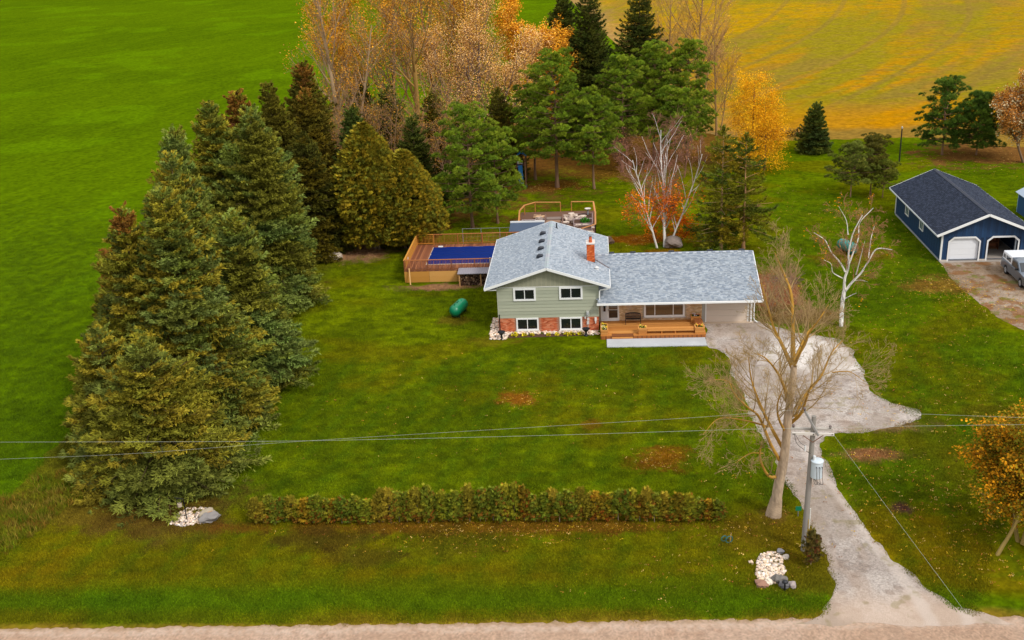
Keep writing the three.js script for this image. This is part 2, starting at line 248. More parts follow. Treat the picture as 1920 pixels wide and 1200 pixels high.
// bricks in running bond on a wall; place(a, y, d) -> point, a along the wall, d out of it
function bricks(a0, a1, y0, y1, place, tones, holes = [], turn = 0) {
  const g = []; let row = 0;
  for (let y = y0; y + 0.06 < y1; y += 0.076, row++) for (let a = a0 - (row % 2) * 0.11; a < a1; a += 0.222) {
    const s0 = Math.max(a0, a), s1 = Math.min(a1, a + 0.21); if (s1 - s0 < 0.04) continue; if (holes.some(([h0, h1, v0, v1]) => s1 > h0 && s0 < h1 && y + 0.065 > v0 && y < v1)) continue;
    const t = tones[Math.floor(R() * tones.length)], k = rr(0.85, 1.12), c = place((s0 + s1) / 2, y + 0.0325, 0.008 + rr(0, 0.004));
    const b = turn ? new THREE.BoxGeometry(0.03, 0.065, s1 - s0) : new THREE.BoxGeometry(s1 - s0, 0.065, 0.03); g.push(colored(b.translate(c.x, c.y, c.z), [t[0] * k, t[1] * k, t[2] * k]).toNonIndexed());
  }
  return merge(g);
}
const brickMat = vcMat(0.9);
const white = M(246, 246, 244, 0.55), glass = new THREE.MeshPhysicalMaterial({ color: C(30, 34, 38), roughness: 0.04, metalness: 0, clearcoat: 0.6, side: THREE.DoubleSide });
const glassWarm = new THREE.MeshPhysicalMaterial({ color: C(104, 88, 66), roughness: 0.06, clearcoat: 0.5, side: THREE.DoubleSide });
const room = M(18, 17, 15, 1);
// a window facing +z: frame with real depth, panes set back, mullions and a sill
function window_(parent, x0, x1, y0, y1, z, cuts, gl = glass, fw = 0.12, sill = true) {
  const cx = (x0 + x1) / 2, f = [bg(x0, x1, y1 - fw, y1, z, z + 0.07), bg(x0, x1, y0, y0 + fw, z, z + 0.07), bg(x0, x0 + fw, y0 + fw, y1 - fw, z, z + 0.07), bg(x1 - fw, x1, y0 + fw, y1 - fw, z, z + 0.07)];
  const w = mesh(parent, 'window', local(merge(f), parent), white);
  const e = [x0 + fw, ...cuts.map((c) => lerp(x0 + fw, x1 - fw, c)), x1 - fw];
  const add = (n, m, ...b) => { const q = new THREE.Mesh(CUBE, m); q.name = n; q.position.set((b[0] + b[1]) / 2 - parent.position.x, (b[2] + b[3]) / 2 - parent.position.y, (b[4] + b[5]) / 2 - parent.position.z); q.scale.set(b[1] - b[0], b[3] - b[2], b[5] - b[4]); w.add(q); };
  for (let i = 0; i + 1 < e.length; i++) { add('pane', gl, e[i] + (i ? 0.03 : 0), e[i + 1] - (i + 2 < e.length ? 0.03 : 0), y0 + fw, y1 - fw, z - 0.005, z + 0.025); if (i) add('mullion', white, e[i] - 0.03, e[i] + 0.03, y0 + fw, y1 - fw, z - 0.002, z + 0.055); }
  if (sill) add('sill', M(214, 206, 196, 0.8), x0 - 0.08, x1 + 0.08, y0 - 0.07, y0 - 0.002, z - 0.01, z + 0.13);
  return w;
}
const lightTones = [L3(150, 158, 166), L3(143, 151, 160), L3(158, 165, 172), L3(136, 145, 155)];
const streakTones = [L3(158, 165, 172), L3(150, 157, 165), L3(143, 151, 160), L3(155, 162, 169), L3(134, 143, 153), L3(127, 136, 147)];
const darkTones = [L3(52, 58, 72), L3(46, 52, 65), L3(58, 64, 78), L3(42, 47, 58)];
// a gabled roof half: slab (part) with shingles as its sub-part
function roofHalf(parent, o, u, v, W, L, tones, clip, slabMat, slabGeo) {
  const n = u.clone().cross(v).normalize(); if (n.y < 0) n.negate();
  const zax = u.clone().cross(n).normalize().multiplyScalar(1);
  const c = o.clone().addScaledVector(u, W / 2).addScaledVector(v, L / 2).addScaledVector(n, -0.075);
  const g = slabGeo ?? new THREE.BoxGeometry(W, 0.14, L).applyMatrix4(new THREE.Matrix4().makeBasis(u, n, zax)).translate(c.x, c.y, c.z);
  const r = mesh(parent, 'roof', local(g, parent), slabMat);
  const s = mesh(r, 'shingles', local(shingles(o, u, v, W, L, tones, clip), parent), shingleMat); s.userData.kind = 'stuff';
  return r;
}
// ---------------------------------------------------------------- the house
const house = thing('split_level_house', 'split level house with grey shingle roofs, sage siding and brick base', 'house', [0, 0, -80]);
{
  const sage = [M(172, 176, 154, 0.7), M(166, 170, 149, 0.7), M(177, 180, 158, 0.7)], x0 = -8.02, x1 = 0.04, zf = -79.5, zb = -91.2, eave = 3.86, rx = -4.0, ry = 5.42, k = 0.325;
  // left wing
  B(house, 'wall', M(150, 154, 136, 0.9), x0 + 0.03, x1 - 0.03, -0.05, eave, zb + 0.03, zf - 0.04);
  const gable = (z, d) => { const s = new THREE.Shape([new THREE.Vector2(x0 + 0.03, eave - 0.02), new THREE.Vector2(x1 - 0.03, eave - 0.02), new THREE.Vector2(rx, ry - 0.05)]); return new THREE.ExtrudeGeometry(s, { depth: d, bevelEnabled: false }).translate(0, 0, z); };
  mesh(house, 'gable', local(gable(zb + 0.03, zf - zb - 0.09), house), M(150, 154, 136, 0.9));
  // lap siding, each board leaning out a little at its lower edge
  const lapN = 9, lh = (eave - 1.25) / lapN;
  for (let i = 0; i < lapN; i++) { const y = 1.25 + i * lh; const m = B(house, 'siding_board', sage[i % 3], x0, x1, y - 0.012, y + lh - 0.004, zf - 0.032, zf - 0.008); m.rotation.x = -0.1; const s = B(house, 'siding_board', sage[(i + 1) % 3], x0, x0 + 0.025, y - 0.012, y + lh - 0.004, zb, zf - 0.04); s.rotation.z = -0.05; }
  B(house, 'corner_trim', sage[2], x0 - 0.025, x0 + 0.05, 1.25, eave, zf - 0.04, zf + 0.02); B(house, 'corner_trim', sage[2], x1 - 0.05, x1 + 0.02, 1.25, eave, zf - 0.04, zf + 0.02);
  // gable boards: upright, with gaps
  const pitch = 0.178;
  for (let x = x0 + 0.12, i = 0; x < x1 - 0.12; x += pitch, i++) { const top = ry - 0.02 - Math.abs(x + pitch / 2 - rx) * ((ry - eave) / (rx - x0)) - 0.02; if (top < eave + 0.1) continue; B(house, 'gable_board', i % 2 ? M(164, 162, 138, 0.75) : M(158, 157, 134, 0.75), x, x + pitch - 0.02, eave + 0.03, top, zf - 0.06, zf - 0.02); }
  B(house, 'trim_board', M(226, 226, 220, 0.6), x0 - 0.02, x1 + 0.02, eave - 0.03, eave + 0.03, zf - 0.06, zf + 0.01);
  // brick base
  B(house, 'mortar_wall', M(178, 132, 108, 0.95), x0 + 0.02, x1 - 0.02, -0.05, 1.24, zf - 0.05, zf - 0.012);
  B(house, 'mortar_wall', M(178, 132, 108, 0.95), x0 + 0.012, x0 + 0.05, -0.05, 1.24, zb, zf - 0.02);
  const red = [L3(196, 108, 72), L3(186, 98, 64), L3(204, 122, 86), L3(172, 86, 58), L3(206, 132, 98)];
  reseed(5);
  const bw = mesh(house, 'bricks', local(bricks(x0 + 0.01, x1 - 0.01, 0.0, 1.24, (a, y, d) => V(a, y, zf - 0.022 + d), red, [[-6.64, -4.76, 0.05, 1.3], [-3.14, -1.28, 0.05, 1.3]]), house), brickMat); bw.userData.kind = 'stuff';
  const bs = mesh(house, 'bricks', local(bricks(zb, zf - 0.03, 0.0, 1.24, (a, y, d) => V(x0 + 0.015 - d, y, a), red, [], 1), house), brickMat); bs.userData.kind = 'stuff';
  B(house, 'foundation_ledge', M(196, 176, 158, 0.9), x0 - 0.02, x1 + 0.02, -0.02, 0.045, zf - 0.03, zf + 0.05);
  window_(house, -6.73, -4.93, 2.72, 3.8, zf, [0.5], glass, 0.15, false); window_(house, -3.07, -1.21, 2.76, 3.84, zf, [0.5], glass, 0.15, false);
  window_(house, -6.6, -4.8, 0.17, 1.24, zf - 0.005, [0.5], glass, 0.12); window_(house, -3.1, -1.31, 0.15, 1.24, zf - 0.005, [0.5], glass, 0.12);
  // wing roof
  const cosk = 1 / Math.hypot(1, k), vl = V(cosk, k * cosk, 0), vr = V(-cosk, k * cosk, 0), W = 12.75, L = 4.94 / cosk, ze = -79.0;
  const under = M(120, 124, 128, 0.9); reseed(11);
  roofHalf(house, V(-8.94, 4.0, ze), V(0, 0, -1), vl, W, L, lightTones, null, under);
  roofHalf(house, V(0.94, 4.0, ze), V(0, 0, -1), vr, W, L, [...lightTones, L3(162, 168, 175)], null, under);
  // ridge caps
  for (let i = 0; i < 42; i++) { const z = ze - 0.02 - i * 0.303; for (const s of [-1, 1]) { const m = B(house, 'ridge_cap', M(160 + (i * 37) % 12, 168 + (i * 37) % 10, 176, 0.9), rx + (s < 0 ? -0.17 : 0.0), rx + (s < 0 ? 0 : 0.17), 5.585, 5.607, z - 0.3, z); m.rotation.z = -s * 0.31; m.rotation.x = 0.02; } }
  // white rake and eave boards
  const ba = (a, b, h = 0.2, w = 0.05) => local(beam(a, b, w, h), house);
  for (const z of [ze + 0.03, ze - W - 0.03]) { mesh(house, 'rake_board', ba(V(-9.0, 3.89, z), V(rx, 5.52, z)), white); mesh(house, 'rake_board', ba(V(1.0, 3.89, z), V(rx, 5.52, z)), white); }
  mesh(house, 'eave_board', ba(V(-8.99, 3.9, ze), V(-8.99, 3.9, ze - W), 0.18), white); mesh(house, 'eave_board', ba(V(0.99, 3.9, ze), V(0.99, 3.9, ze - W), 0.16), white);
  B(house, 'soffit', M(220, 220, 214, 0.7), -8.95, x0, 3.8, 3.83, ze - W + 0.02, ze - 0.02);
  // roof vents, plumbing stack
  const vent = (x, y, z, sc, turn) => { const s = new THREE.Shape(); s.moveTo(-0.26, 0); s.lineTo(-0.26, 0.1); s.quadraticCurveTo(-0.2, 0.2, -0.02, 0.2); s.lineTo(0.22, 0.09); s.lineTo(0.22, 0); const g = new THREE.ExtrudeGeometry(s, { depth: 0.42, bevelEnabled: true, bevelSize: 0.015, bevelThickness: 0.015, bevelSegments: 1 }).translate(0, 0, -0.21).scale(sc, sc, sc); const m = mesh(house, 'roof_vent', g, M(36, 42, 52, 0.6)); m.position.set(x - 0, y, z + 80); m.rotation.set(0, turn[0], turn[1]); };
  for (const z of [-88.6, -86.4, -84.4, -82.4]) vent(-4.62, 5.4, z, 1.05, [0, 0.315]);
  for (const x of [1.2, 3.0, 6.2, 9.4, 12.0]) vent(x, 4.36, -85.75, 1.0, [Math.PI / 2, 0.0]);
  mesh(house, 'vent_pipe', merge([new THREE.CylinderGeometry(0.06, 0.06, 0.5, 10).translate(0, 0.25, 0), new THREE.CylinderGeometry(0.1, 0.16, 0.1, 10).translate(0, 0.02, 0)]), M(38, 40, 44, 0.6), [-3.5, 5.42, -10.1]);
  mesh(house, 'vent_cap', merge([new THREE.CylinderGeometry(0.13, 0.17, 0.2, 8).translate(0, 0.1, 0), new THREE.ConeGeometry(0.2, 0.12, 8).translate(0, 0.26, 0)]), M(214, 214, 212, 0.5), [-0.05, 4.3, -3.0 + 0.9]);
  // chimney
  const ch = B(house, 'chimney', M(170, 96, 64, 0.95), -0.83, -0.22, 3.9, 6.0, -84.55, -83.62); ch.scale.set(1, 1, 1); ch.geometry = bg(-0.305, 0.305, -1.05, 1.05, -0.465, 0.465);
  const cc = (nm, g, m) => { const q = new THREE.Mesh(g, m); q.name = nm; ch.add(q); return q; };
  const or = [L3(206, 104, 58), L3(194, 92, 50), L3(214, 116, 70), L3(182, 84, 46)]; reseed(9);
  cc('bricks', merge([bricks(-0.31, 0.31, -0.7, 1.0, (a, y, d) => V(a, y, 0.46 + d), or), bricks(-0.47, 0.47, -0.7, 1.0, (a, y, d) => V(-0.3 - d, y, a), or, [], 1), bricks(-0.47, 0.47, -0.7, 1.0, (a, y, d) => V(0.3 + d, y, a), or, [], 1), bricks(-0.31, 0.31, -0.7, 1.0, (a, y, d) => V(a, y, -0.46 - d), or)]), brickMat).userData.kind = 'stuff';
  cc('cap', bg(-0.36, 0.36, 1.02, 1.12, -0.52, 0.52), M(226, 216, 206, 0.9)); cc('flue', new THREE.CylinderGeometry(0.13, 0.14, 0.26, 12).translate(0, 1.25, 0.2), M(200, 96, 50, 0.8)); cc('flue', new THREE.CylinderGeometry(0.12, 0.13, 0.34, 12).translate(0, 1.29, -0.22), M(200, 96, 50, 0.8)); cc('rain_cap', merge([new THREE.CylinderGeometry(0.1, 0.1, 0.16, 10).translate(0, 1.52, -0.22), new THREE.ConeGeometry(0.2, 0.1, 10).translate(0, 1.65, -0.22)]), M(150, 152, 156, 0.35, { metalness: 0.7 }));
  cc('flashing', bg(-0.36, 0.36, -0.75, -0.5, -0.5, 0.5), M(44, 48, 56, 0.5));
  // main wing
  const mx1 = 12.35, zw = -80.8, zr = -85.02, slope = 0.3265;
  const buff = [L3(220, 186, 142), L3(210, 174, 128), L3(228, 198, 158), L3(200, 160, 116), L3(214, 180, 148)]; reseed(21);
  B(house, 'wall', M(188, 168, 140, 0.95), 0.06, mx1, -0.05, 2.62, -90.9, zw - 0.03);
  { const s = new THREE.Shape([new THREE.Vector2(90.9, 2.6), new THREE.Vector2(-zw + 0.03, 2.6), new THREE.Vector2(-zr, 4.4)]); mesh(house, 'gable', local(new THREE.ExtrudeGeometry(s, { depth: mx1 - 0.06, bevelEnabled: false }).applyMatrix4(new THREE.Matrix4().makeBasis(V(0, 0, -1), V(0, 1, 0), V(1, 0, 0))).translate(0.06, 0, 0), house), M(188, 180, 160, 0.9)); }
  const fb = mesh(house, 'bricks', local(bricks(1.7, 8.32, 0.02, 2.5, (a, y, d) => V(a, y, zw - 0.01 + d), buff, [[3.68, 6.95, 0.58, 2.3]]), house), brickMat); fb.userData.kind = 'stuff';
  B(house, 'mortar_wall', M(196, 178, 152, 0.95), 1.7, 8.32, -0.02, 2.55, zw - 0.03, zw - 0.006);
  window_(house, 3.68, 6.95, 0.6, 2.25, zw + 0.01, [0.245, 0.74], glassWarm, 0.15);
  // front door and side light
  const door = B(house, 'front_door', white, 0.2, 1.7, 0.3, 2.4, zw - 0.02, zw + 0.03);
  const db = (n, m, ...b) => { const q = new THREE.Mesh(CUBE, m); q.name = n; q.position.set(((b[0] + b[1]) / 2 - 0.95) / 1.5, ((b[2] + b[3]) / 2 - 1.35) / 2.1, ((b[4] + b[5]) / 2 - zw - 0.005) / 0.05); q.scale.set((b[1] - b[0]) / 1.5, (b[3] - b[2]) / 2.1, (b[5] - b[4]) / 0.05); door.add(q); };
  db('side_panel', M(232, 234, 236, 0.5), 0.3, 0.72, 0.42, 2.3, zw + 0.02, zw + 0.045); db('side_pane', glass, 0.42, 0.6, 1.15, 2.2, zw + 0.03, zw + 0.055); db('storm_pane', glassWarm, 0.86, 1.56, 1.32, 2.3, zw + 0.03, zw + 0.06); db('storm_pane', glass, 0.86, 1.56, 0.6, 1.27, zw + 0.03, zw + 0.06); db('handle', M(60, 58, 54, 0.3), 0.8, 0.83, 1.2, 1.36, zw + 0.03, zw + 0.1);
  // garage: side trims, panel door with a row of lights
  B(house, 'wall_panel', M(176, 174, 164, 0.8), 8.32, 8.58, -0.02, 2.5, zw - 0.02, zw + 0.02); B(house, 'wall_panel', M(206, 196, 182, 0.8), 12.0, mx1, -0.02, 2.5, zw - 0.02, zw + 0.02);
  B(house, 'door_trim', white, 8.58, 8.68, 0, 2.2, zw - 0.02, zw + 0.06); B(house, 'door_trim', white, 11.94, 12.04, 0, 2.2, zw - 0.02, zw + 0.06); B(house, 'door_trim', white, 8.58, 12.04, 2.14, 2.26, zw - 0.02, zw + 0.07);
  for (let i = 0; i < 4; i++) { const p = B(house, 'garage_door_panel', M(222 - i * 2, 204 - i, 186, 0.6), 8.69, 11.93, 0.05 + i * 0.525, 0.05 + i * 0.525 + 0.512, zw - 0.02, zw + 0.02); }
  for (let i = 0; i < 6; i++) B(house, 'garage_door_light', glass, 8.8 + i * 0.52, 9.24 + i * 0.52, 1.71, 1.87, zw + 0.01, zw + 0.028);
  B(house, 'threshold', M(206, 184, 160, 0.9), 8.3, 12.4, -0.02, 0.06, zw - 0.02, zw + 0.3);
  // porch post, downpipes
  B(house, 'porch_post', white, 12.0 + 0.16, 12.0 + 0.28, 0.03, 2.4, zw + 0.1, zw + 0.2);
  const pipe = (pts, r) => local(new THREE.TubeGeometry(new THREE.CatmullRomCurve3(pts.map((p) => V(...p)), false, 'catmullrom', 0.05), 24, r, 7), house);
  mesh(house, 'downpipe', pipe([[12.55, 2.45, -79.0], [12.5, 2.3, -79.6], [12.45, 2.1, zw + 0.1], [12.45, 0.25, zw + 0.12], [12.7, 0.1, zw + 0.4]], 0.055), white);
  mesh(house, 'downpipe', pipe([[0.94, 3.86, -79.0], [0.7, 3.72, -79.05], [0.18, 3.55, -79.3], [0.12, 3.4, -79.3], [0.12, 2.7, -79.3], [0.14, 2.58, -79.1]], 0.055), white);
  // main roof
  const cm = 1 / Math.hypot(1, slope), W2 = 12.8 + 0.06, L2 = (zr + 78.9) / -cm; reseed(31);
  const wingY = (x) => 5.6 - k * (x - rx);
  const clip = (p) => p.x > -0.04 || p.y > wingY(p.x) - 0.03;
  const slab = (z0, y0, z1, y1) => { // the slab runs a little under the wing roof near the ridge
    const pts = [V(-0.05, y0, z0), V(12.8, y0, z0), V(12.8, y1, z1), V(-0.95, y1, z1), V(-0.05, lerp(y0, y1, 0.72), lerp(z0, z1, 0.72))];
    const q = [], I = []; for (const p of pts) q.push(p.x, p.y - 0.004, p.z); for (const p of pts) q.push(p.x, p.y - 0.14, p.z);
    const n = 5; I.push(0, 1, 2, 0, 2, 4, 4, 2, 3, 5, 7, 6, 5, 9, 7, 9, 8, 7); for (let i = 0; i < n; i++) { const j = (i + 1) % n; I.push(i, i + n, j, j, i + n, j + n); }
    return rawGeo(q, null, I).toNonIndexed();
  };
  const s1 = slab(-78.9, 2.6, zr, 4.6), s2 = slab(-91.4, 2.52, zr, 4.6); s1.computeVertexNormals(); s2.computeVertexNormals();
  roofHalf(house, V(-1.0, 2.6, -78.9), V(1, 0, 0), V(0, 2, zr + 78.9).normalize(), 13.8, Math.hypot(2, zr + 78.9), streakTones, clip, under, s1);
  roofHalf(house, V(-1.0, 2.52, -91.4), V(1, 0, 0), V(0, 2.08, zr + 91.4).normalize(), 13.8, Math.hypot(2.08, zr + 91.4), streakTones, clip, under, s2);
  for (let i = 0; i < 45; i++) { const x = -0.85 + i * 0.303; for (const s of [-1, 1]) { const m = B(house, 'ridge_cap', M(i % 2 ? 178 : 134, i % 2 ? 184 : 142, i % 2 ? 190 : 154, 0.9), x, x + 0.29, 4.592, 4.615, zr + (s < 0 ? -0.16 : 0), zr + (s < 0 ? 0 : 0.16)); m.rotation.x = s * 0.31; } }
  mesh(house, 'gutter', ba(V(-0.1, 2.5, -78.84), V(12.86, 2.5, -78.84), 0.15, 0.12), white);
  for (const s of [[-78.86, 2.5], [-91.44, 2.42]]) mesh(house, 'rake_board', ba(V(12.83, s[1], s[0]), V(12.83, 4.52, zr), 0.18, 0.05), white);
  mesh(house, 'eave_board', ba(V(0, 2.42, -91.44), V(12.86, 2.42, -91.44), 0.16), white);
  B(house, 'soffit', M(222, 220, 212, 0.7), 0.1, 12.75, 2.4, 2.43, zw, -78.9);
  mesh(house, 'valley_flashing', ba(V(0.96, 4.02, -83.2), V(-0.85, 4.62, zr), 0.03, 0.14), M(96, 84, 84, 0.5)); mesh(house, 'valley_flashing', ba(V(0.96, 4.0, -86.9), V(-0.85, 4.62, zr), 0.03, 0.14), M(110, 100, 100, 0.5));
  // meters by the front wall
  B(house, 'meter_box', M(196, 196, 188, 0.6), -0.95, -0.72, 1.3, 1.75, zf, zf + 0.16); mesh(house, 'meter', new THREE.CylinderGeometry(0.11, 0.11, 0.12, 14).rotateX(Math.PI / 2), M(186, 190, 192, 0.25), [-0.83, 1.58, 0.72]); B(house, 'conduit', M(206, 204, 198, 0.6), -0.86, -0.81, 0.15, 1.3, zf, zf + 0.05); B(house, 'meter_box', M(210, 206, 200, 0.6), -1.1, -0.98, 1.12, 1.32, zf, zf + 0.14); B(house, 'meter_box', M(214, 212, 206, 0.6), -0.93, -0.74, 0.62, 0.86, zf, zf + 0.14); B(house, 'meter_box', M(222, 214, 208, 0.6), -0.9, -0.72, 0.95, 1.15, zf, zf + 0.13);
  mesh(house, 'vent_hood', merge([new THREE.BoxGeometry(0.16, 0.26, 0.14), new THREE.CylinderGeometry(0.05, 0.05, 0.3, 8).translate(0, -0.2, 0.02)]), M(236, 234, 230, 0.5), [-0.22, 1.05, 0.58]);
}
// ---------------------------------------------------------------- front deck, walkway and what stands there
const wood = [M(206, 138, 66, 0.75), M(198, 130, 60, 0.75), M(214, 148, 76, 0.75), M(190, 122, 56, 0.75)], woodDk = M(128, 76, 36, 0.85);
const pick = (l) => l[Math.floor(R() * l.length)];
{
  reseed(41);
  const d = thing('front_deck', 'cedar front deck with built in bench and planter boxes', 'deck', [4.2, 0, -79]);
  const top = 0.32, zf = -77.62, zb = -80.76;
  B(d, 'joist_frame', woodDk, 0.2, 8.3, 0.0, top - 0.04, zb, zf - 0.06);
  const n = 22, w = (zf - zb) / n;
  for (let i = 0; i < n; i++) { const z = zb + i * w; const y = rr(-0.003, 0.003); if (z + w > -78.15) { B(d, 'deck_board', pick(wood), 0.15, 1.02, top - 0.035 + y, top + y, z, z + w - 0.012); B(d, 'deck_board', pick(wood), 2.72, 8.36, top - 0.035 + y, top + y, z, z + w - 0.012); } else B(d, 'deck_board', pick(wood), 0.15, 8.36, top - 0.035 + y, top + y, z, z + w - 0.012); }
  for (let x = 0.16, i = 0; x < 8.3; x += 0.118, i++) if (x < 0.98 || x > 2.7) B(d, 'skirt_board', i % 3 ? M(176, 104, 46, 0.8) : M(142, 82, 38, 0.8), x, x + 0.1, 0.0, top - 0.04, zf - 0.05, zf - 0.02);
  for (const x of [0.2, 8.33]) B(d, 'skirt_panel', pick(wood), x - 0.03, x, 0, top - 0.04, zb, zf - 0.05);
  // step set into the front
  for (let i = 0; i < 4; i++) B(d, 'step_tread', pick(wood), 1.04, 2.7, 0.14, 0.175, zf - 0.5 + i * 0.135, zf - 0.5 + i * 0.135 + 0.125);
  B(d, 'step_riser', wood[3], 1.04, 2.7, 0.0, 0.138, zf + 0.0, zf + 0.03); B(d, 'step_riser', wood[0], 1.02, 2.72, 0.176, top, zf - 0.53, zf - 0.505);
  // planter boxes: planks round an earth fill
  const planter = (x0, x1, z0, z1, h) => { const m = 4, ph = h / m; for (let i = 0; i < m; i++) { const y0 = top + i * ph, y1 = y0 + ph - 0.012; B(d, 'planter_plank', pick(wood), x0, x1, y0, y1, z1 - 0.035, z1); B(d, 'planter_plank', pick(wood), x0, x1, y0, y1, z0, z0 + 0.035); B(d, 'planter_plank', pick(wood), x0, x0 + 0.035, y0, y1, z0 + 0.036, z1 - 0.036); B(d, 'planter_plank', pick(wood), x1 - 0.035, x1, y0, y1, z0 + 0.036, z1 - 0.036); }
    for (const [a, b, c, e] of [[x0 - 0.03, x1 + 0.03, z1 - 0.07, z1 + 0.03], [x0 - 0.03, x1 + 0.03, z0 - 0.03, z0 + 0.07], [x0 - 0.03, x0 + 0.07, z0 + 0.071, z1 - 0.071], [x1 - 0.07, x1 + 0.03, z0 + 0.071, z1 - 0.071]]) B(d, 'planter_rim', wood[2], a, b, top + h, top + h + 0.03, c, e);
    B(d, 'planter_soil', M(52, 40, 28, 1), x0 + 0.036, x1 - 0.036, top, top + h - 0.06, z0 + 0.036, z1 - 0.036); };
  planter(0.18, 0.72, -79.15, -77.72, 0.42); planter(3.12, 3.78, -78.4, -77.78, 0.5); planter(7.52, 8.24, -78.4, -77.74, 0.5); planter(7.4, 8.14, -80.6, -80.0, 0.5);
  for (let i = 0; i < 3; i++) B(d, 'bench_slat', pick(wood), 3.82, 7.48, top + 0.38, top + 0.42, -78.36 + i * 0.17, -78.36 + i * 0.17 + 0.155);
  for (const x of [4.9, 5.95]) B(d, 'bench_support', wood[1], x, x + 0.09, top, top + 0.378, -78.3, -77.9);
  B(d, 'bench_apron', wood[2], 3.82, 7.48, top + 0.24, top + 0.375, -77.87, -77.845);
  for (let i = 0; i < 5; i++) B(d, 'bench_slat', M(150, 88, 42, 0.8), 7.62 + i * 0.12, 7.62 + i * 0.12 + 0.09, top + 0.38, top + 0.42, -79.96, -78.44);
  for (const z of [-79.5, -78.9]) B(d, 'bench_support', wood[1], 7.62, 8.2, top, top + 0.378, z - 0.05, z);
  // plants in the boxes
  const fl = (x, z, y, rx_, rz_, cols, n_, label) => { const t = thing('planter_flowers', label, 'plant', [x, y, z], 'flowers in the deck planter boxes'); const g = [], f = []; for (let i = 0; i < n_; i++) { const px = rr(-rx_, rx_), pz = rr(-rz_, rz_), h = rr(0.06, 0.22); const leaf = new THREE.ConeGeometry(rr(0.03, 0.06), h, 4).translate(px, h / 2 - 0.06, pz); g.push(colored(leaf, pick([L3(62, 84, 30), L3(84, 104, 36), L3(44, 62, 26)]))); if (i % 2) f.push(colored(stone(rr(0.025, 0.055), 0.8, 0, 0.2).translate(px + rr(-0.03, 0.03), h - 0.03, pz), pick(cols))); } mesh(t, 'leaves', merge(g), vcMat()).userData.kind = 'stuff'; mesh(t, 'blooms', merge(f), vcMat()).userData.kind = 'stuff'; };
  fl(0.45, -78.43, top + 0.4, 0.2, 0.6, [L3(244, 216, 60), L3(240, 226, 170), L3(236, 190, 40)], 60, 'yellow and cream flowers in the long planter by the front door'); fl(3.45, -78.1, top + 0.48, 0.24, 0.22, [L3(236, 210, 90), L3(200, 130, 60)], 36, 'low green plants with yellow blooms in the planter beside the deck step'); fl(7.88, -78.07, top + 0.48, 0.26, 0.22, [L3(246, 214, 80), L3(210, 120, 60)], 40, 'bright green plants with yellow blooms in the corner planter'); fl(7.77, -80.3, top + 0.48, 0.26, 0.2, [L3(226, 224, 232), L3(190, 120, 110), L3(120, 130, 170)], 40, 'white and mauve blooms in the planter against the brick wall');
}
{ const c = structure('concrete_walkway', bg(0.62, 8.28, 0.0, 0.07, -77.6, -76.02), new THREE.MeshStandardMaterial({ color: C(178, 180, 182), roughness: 0.9, bumpMap: bumped(5, 1), bumpScale: 0.01, map: paintTex(512, 128, 0, 8, 0, 2, (x, z, o) => { const n = fbm(x * 1.3, z * 1.3, 4), s = vn(x * 20, z * 20); o[0] = o[1] = o[2] = 0.72 + 0.28 * n + 0.1 * s; }) }), 'pale grey concrete walkway along the front of the deck', 'walkway'); }
{ // iron bench on the deck
  const t = thing('garden_bench', 'dark metal garden bench with arched back on the deck', 'bench', [2.78, 0.32, -80.35]), m = M(58, 46, 40, 0.55);
  const slat = []; for (let i = 0; i < 5; i++) mesh(t, 'seat_slat', new THREE.BoxGeometry(1.2, 0.025, 0.07).translate(0, 0.42, 0.02 + i * 0.088), m);
  const arch = new THREE.Shape(); arch.moveTo(-0.62, 0.48); arch.lineTo(-0.62, 0.76); arch.quadraticCurveTo(0, 0.98, 0.62, 0.76); arch.lineTo(0.62, 0.48); arch.lineTo(-0.62, 0.48);
  for (let i = 0; i < 13; i++) { const x = -0.54 + i * 0.09, h = new THREE.Path(); h.moveTo(x - 0.02, 0.53); h.lineTo(x - 0.02, 0.68 + 0.1 * (1 - (x / 0.6) ** 2)); h.lineTo(x + 0.02, 0.68 + 0.1 * (1 - (x / 0.6) ** 2)); h.lineTo(x + 0.02, 0.53); h.closePath(); arch.holes.push(h); }
  mesh(t, 'backrest', new THREE.ExtrudeGeometry(arch, { depth: 0.03, bevelEnabled: false }).rotateX(-0.12).translate(0, 0, 0.02), m);
  for (const s of [-1, 1]) { mesh(t, 'leg', bar(V(s * 0.6, 0, 0.48), V(s * 0.6, 0.62, 0.42), 0.025), m); mesh(t, 'leg', bar(V(s * 0.6, 0, -0.02), V(s * 0.6, 0.5, 0.04), 0.025), m); mesh(t, 'armrest', new THREE.TubeGeometry(new THREE.CatmullRomCurve3([V(s * 0.6, 0.68, 0.0), V(s * 0.6, 0.68, 0.3), V(s * 0.6, 0.6, 0.46), V(s * 0.6, 0.54, 0.42)]), 10, 0.022, 6), m); }
}
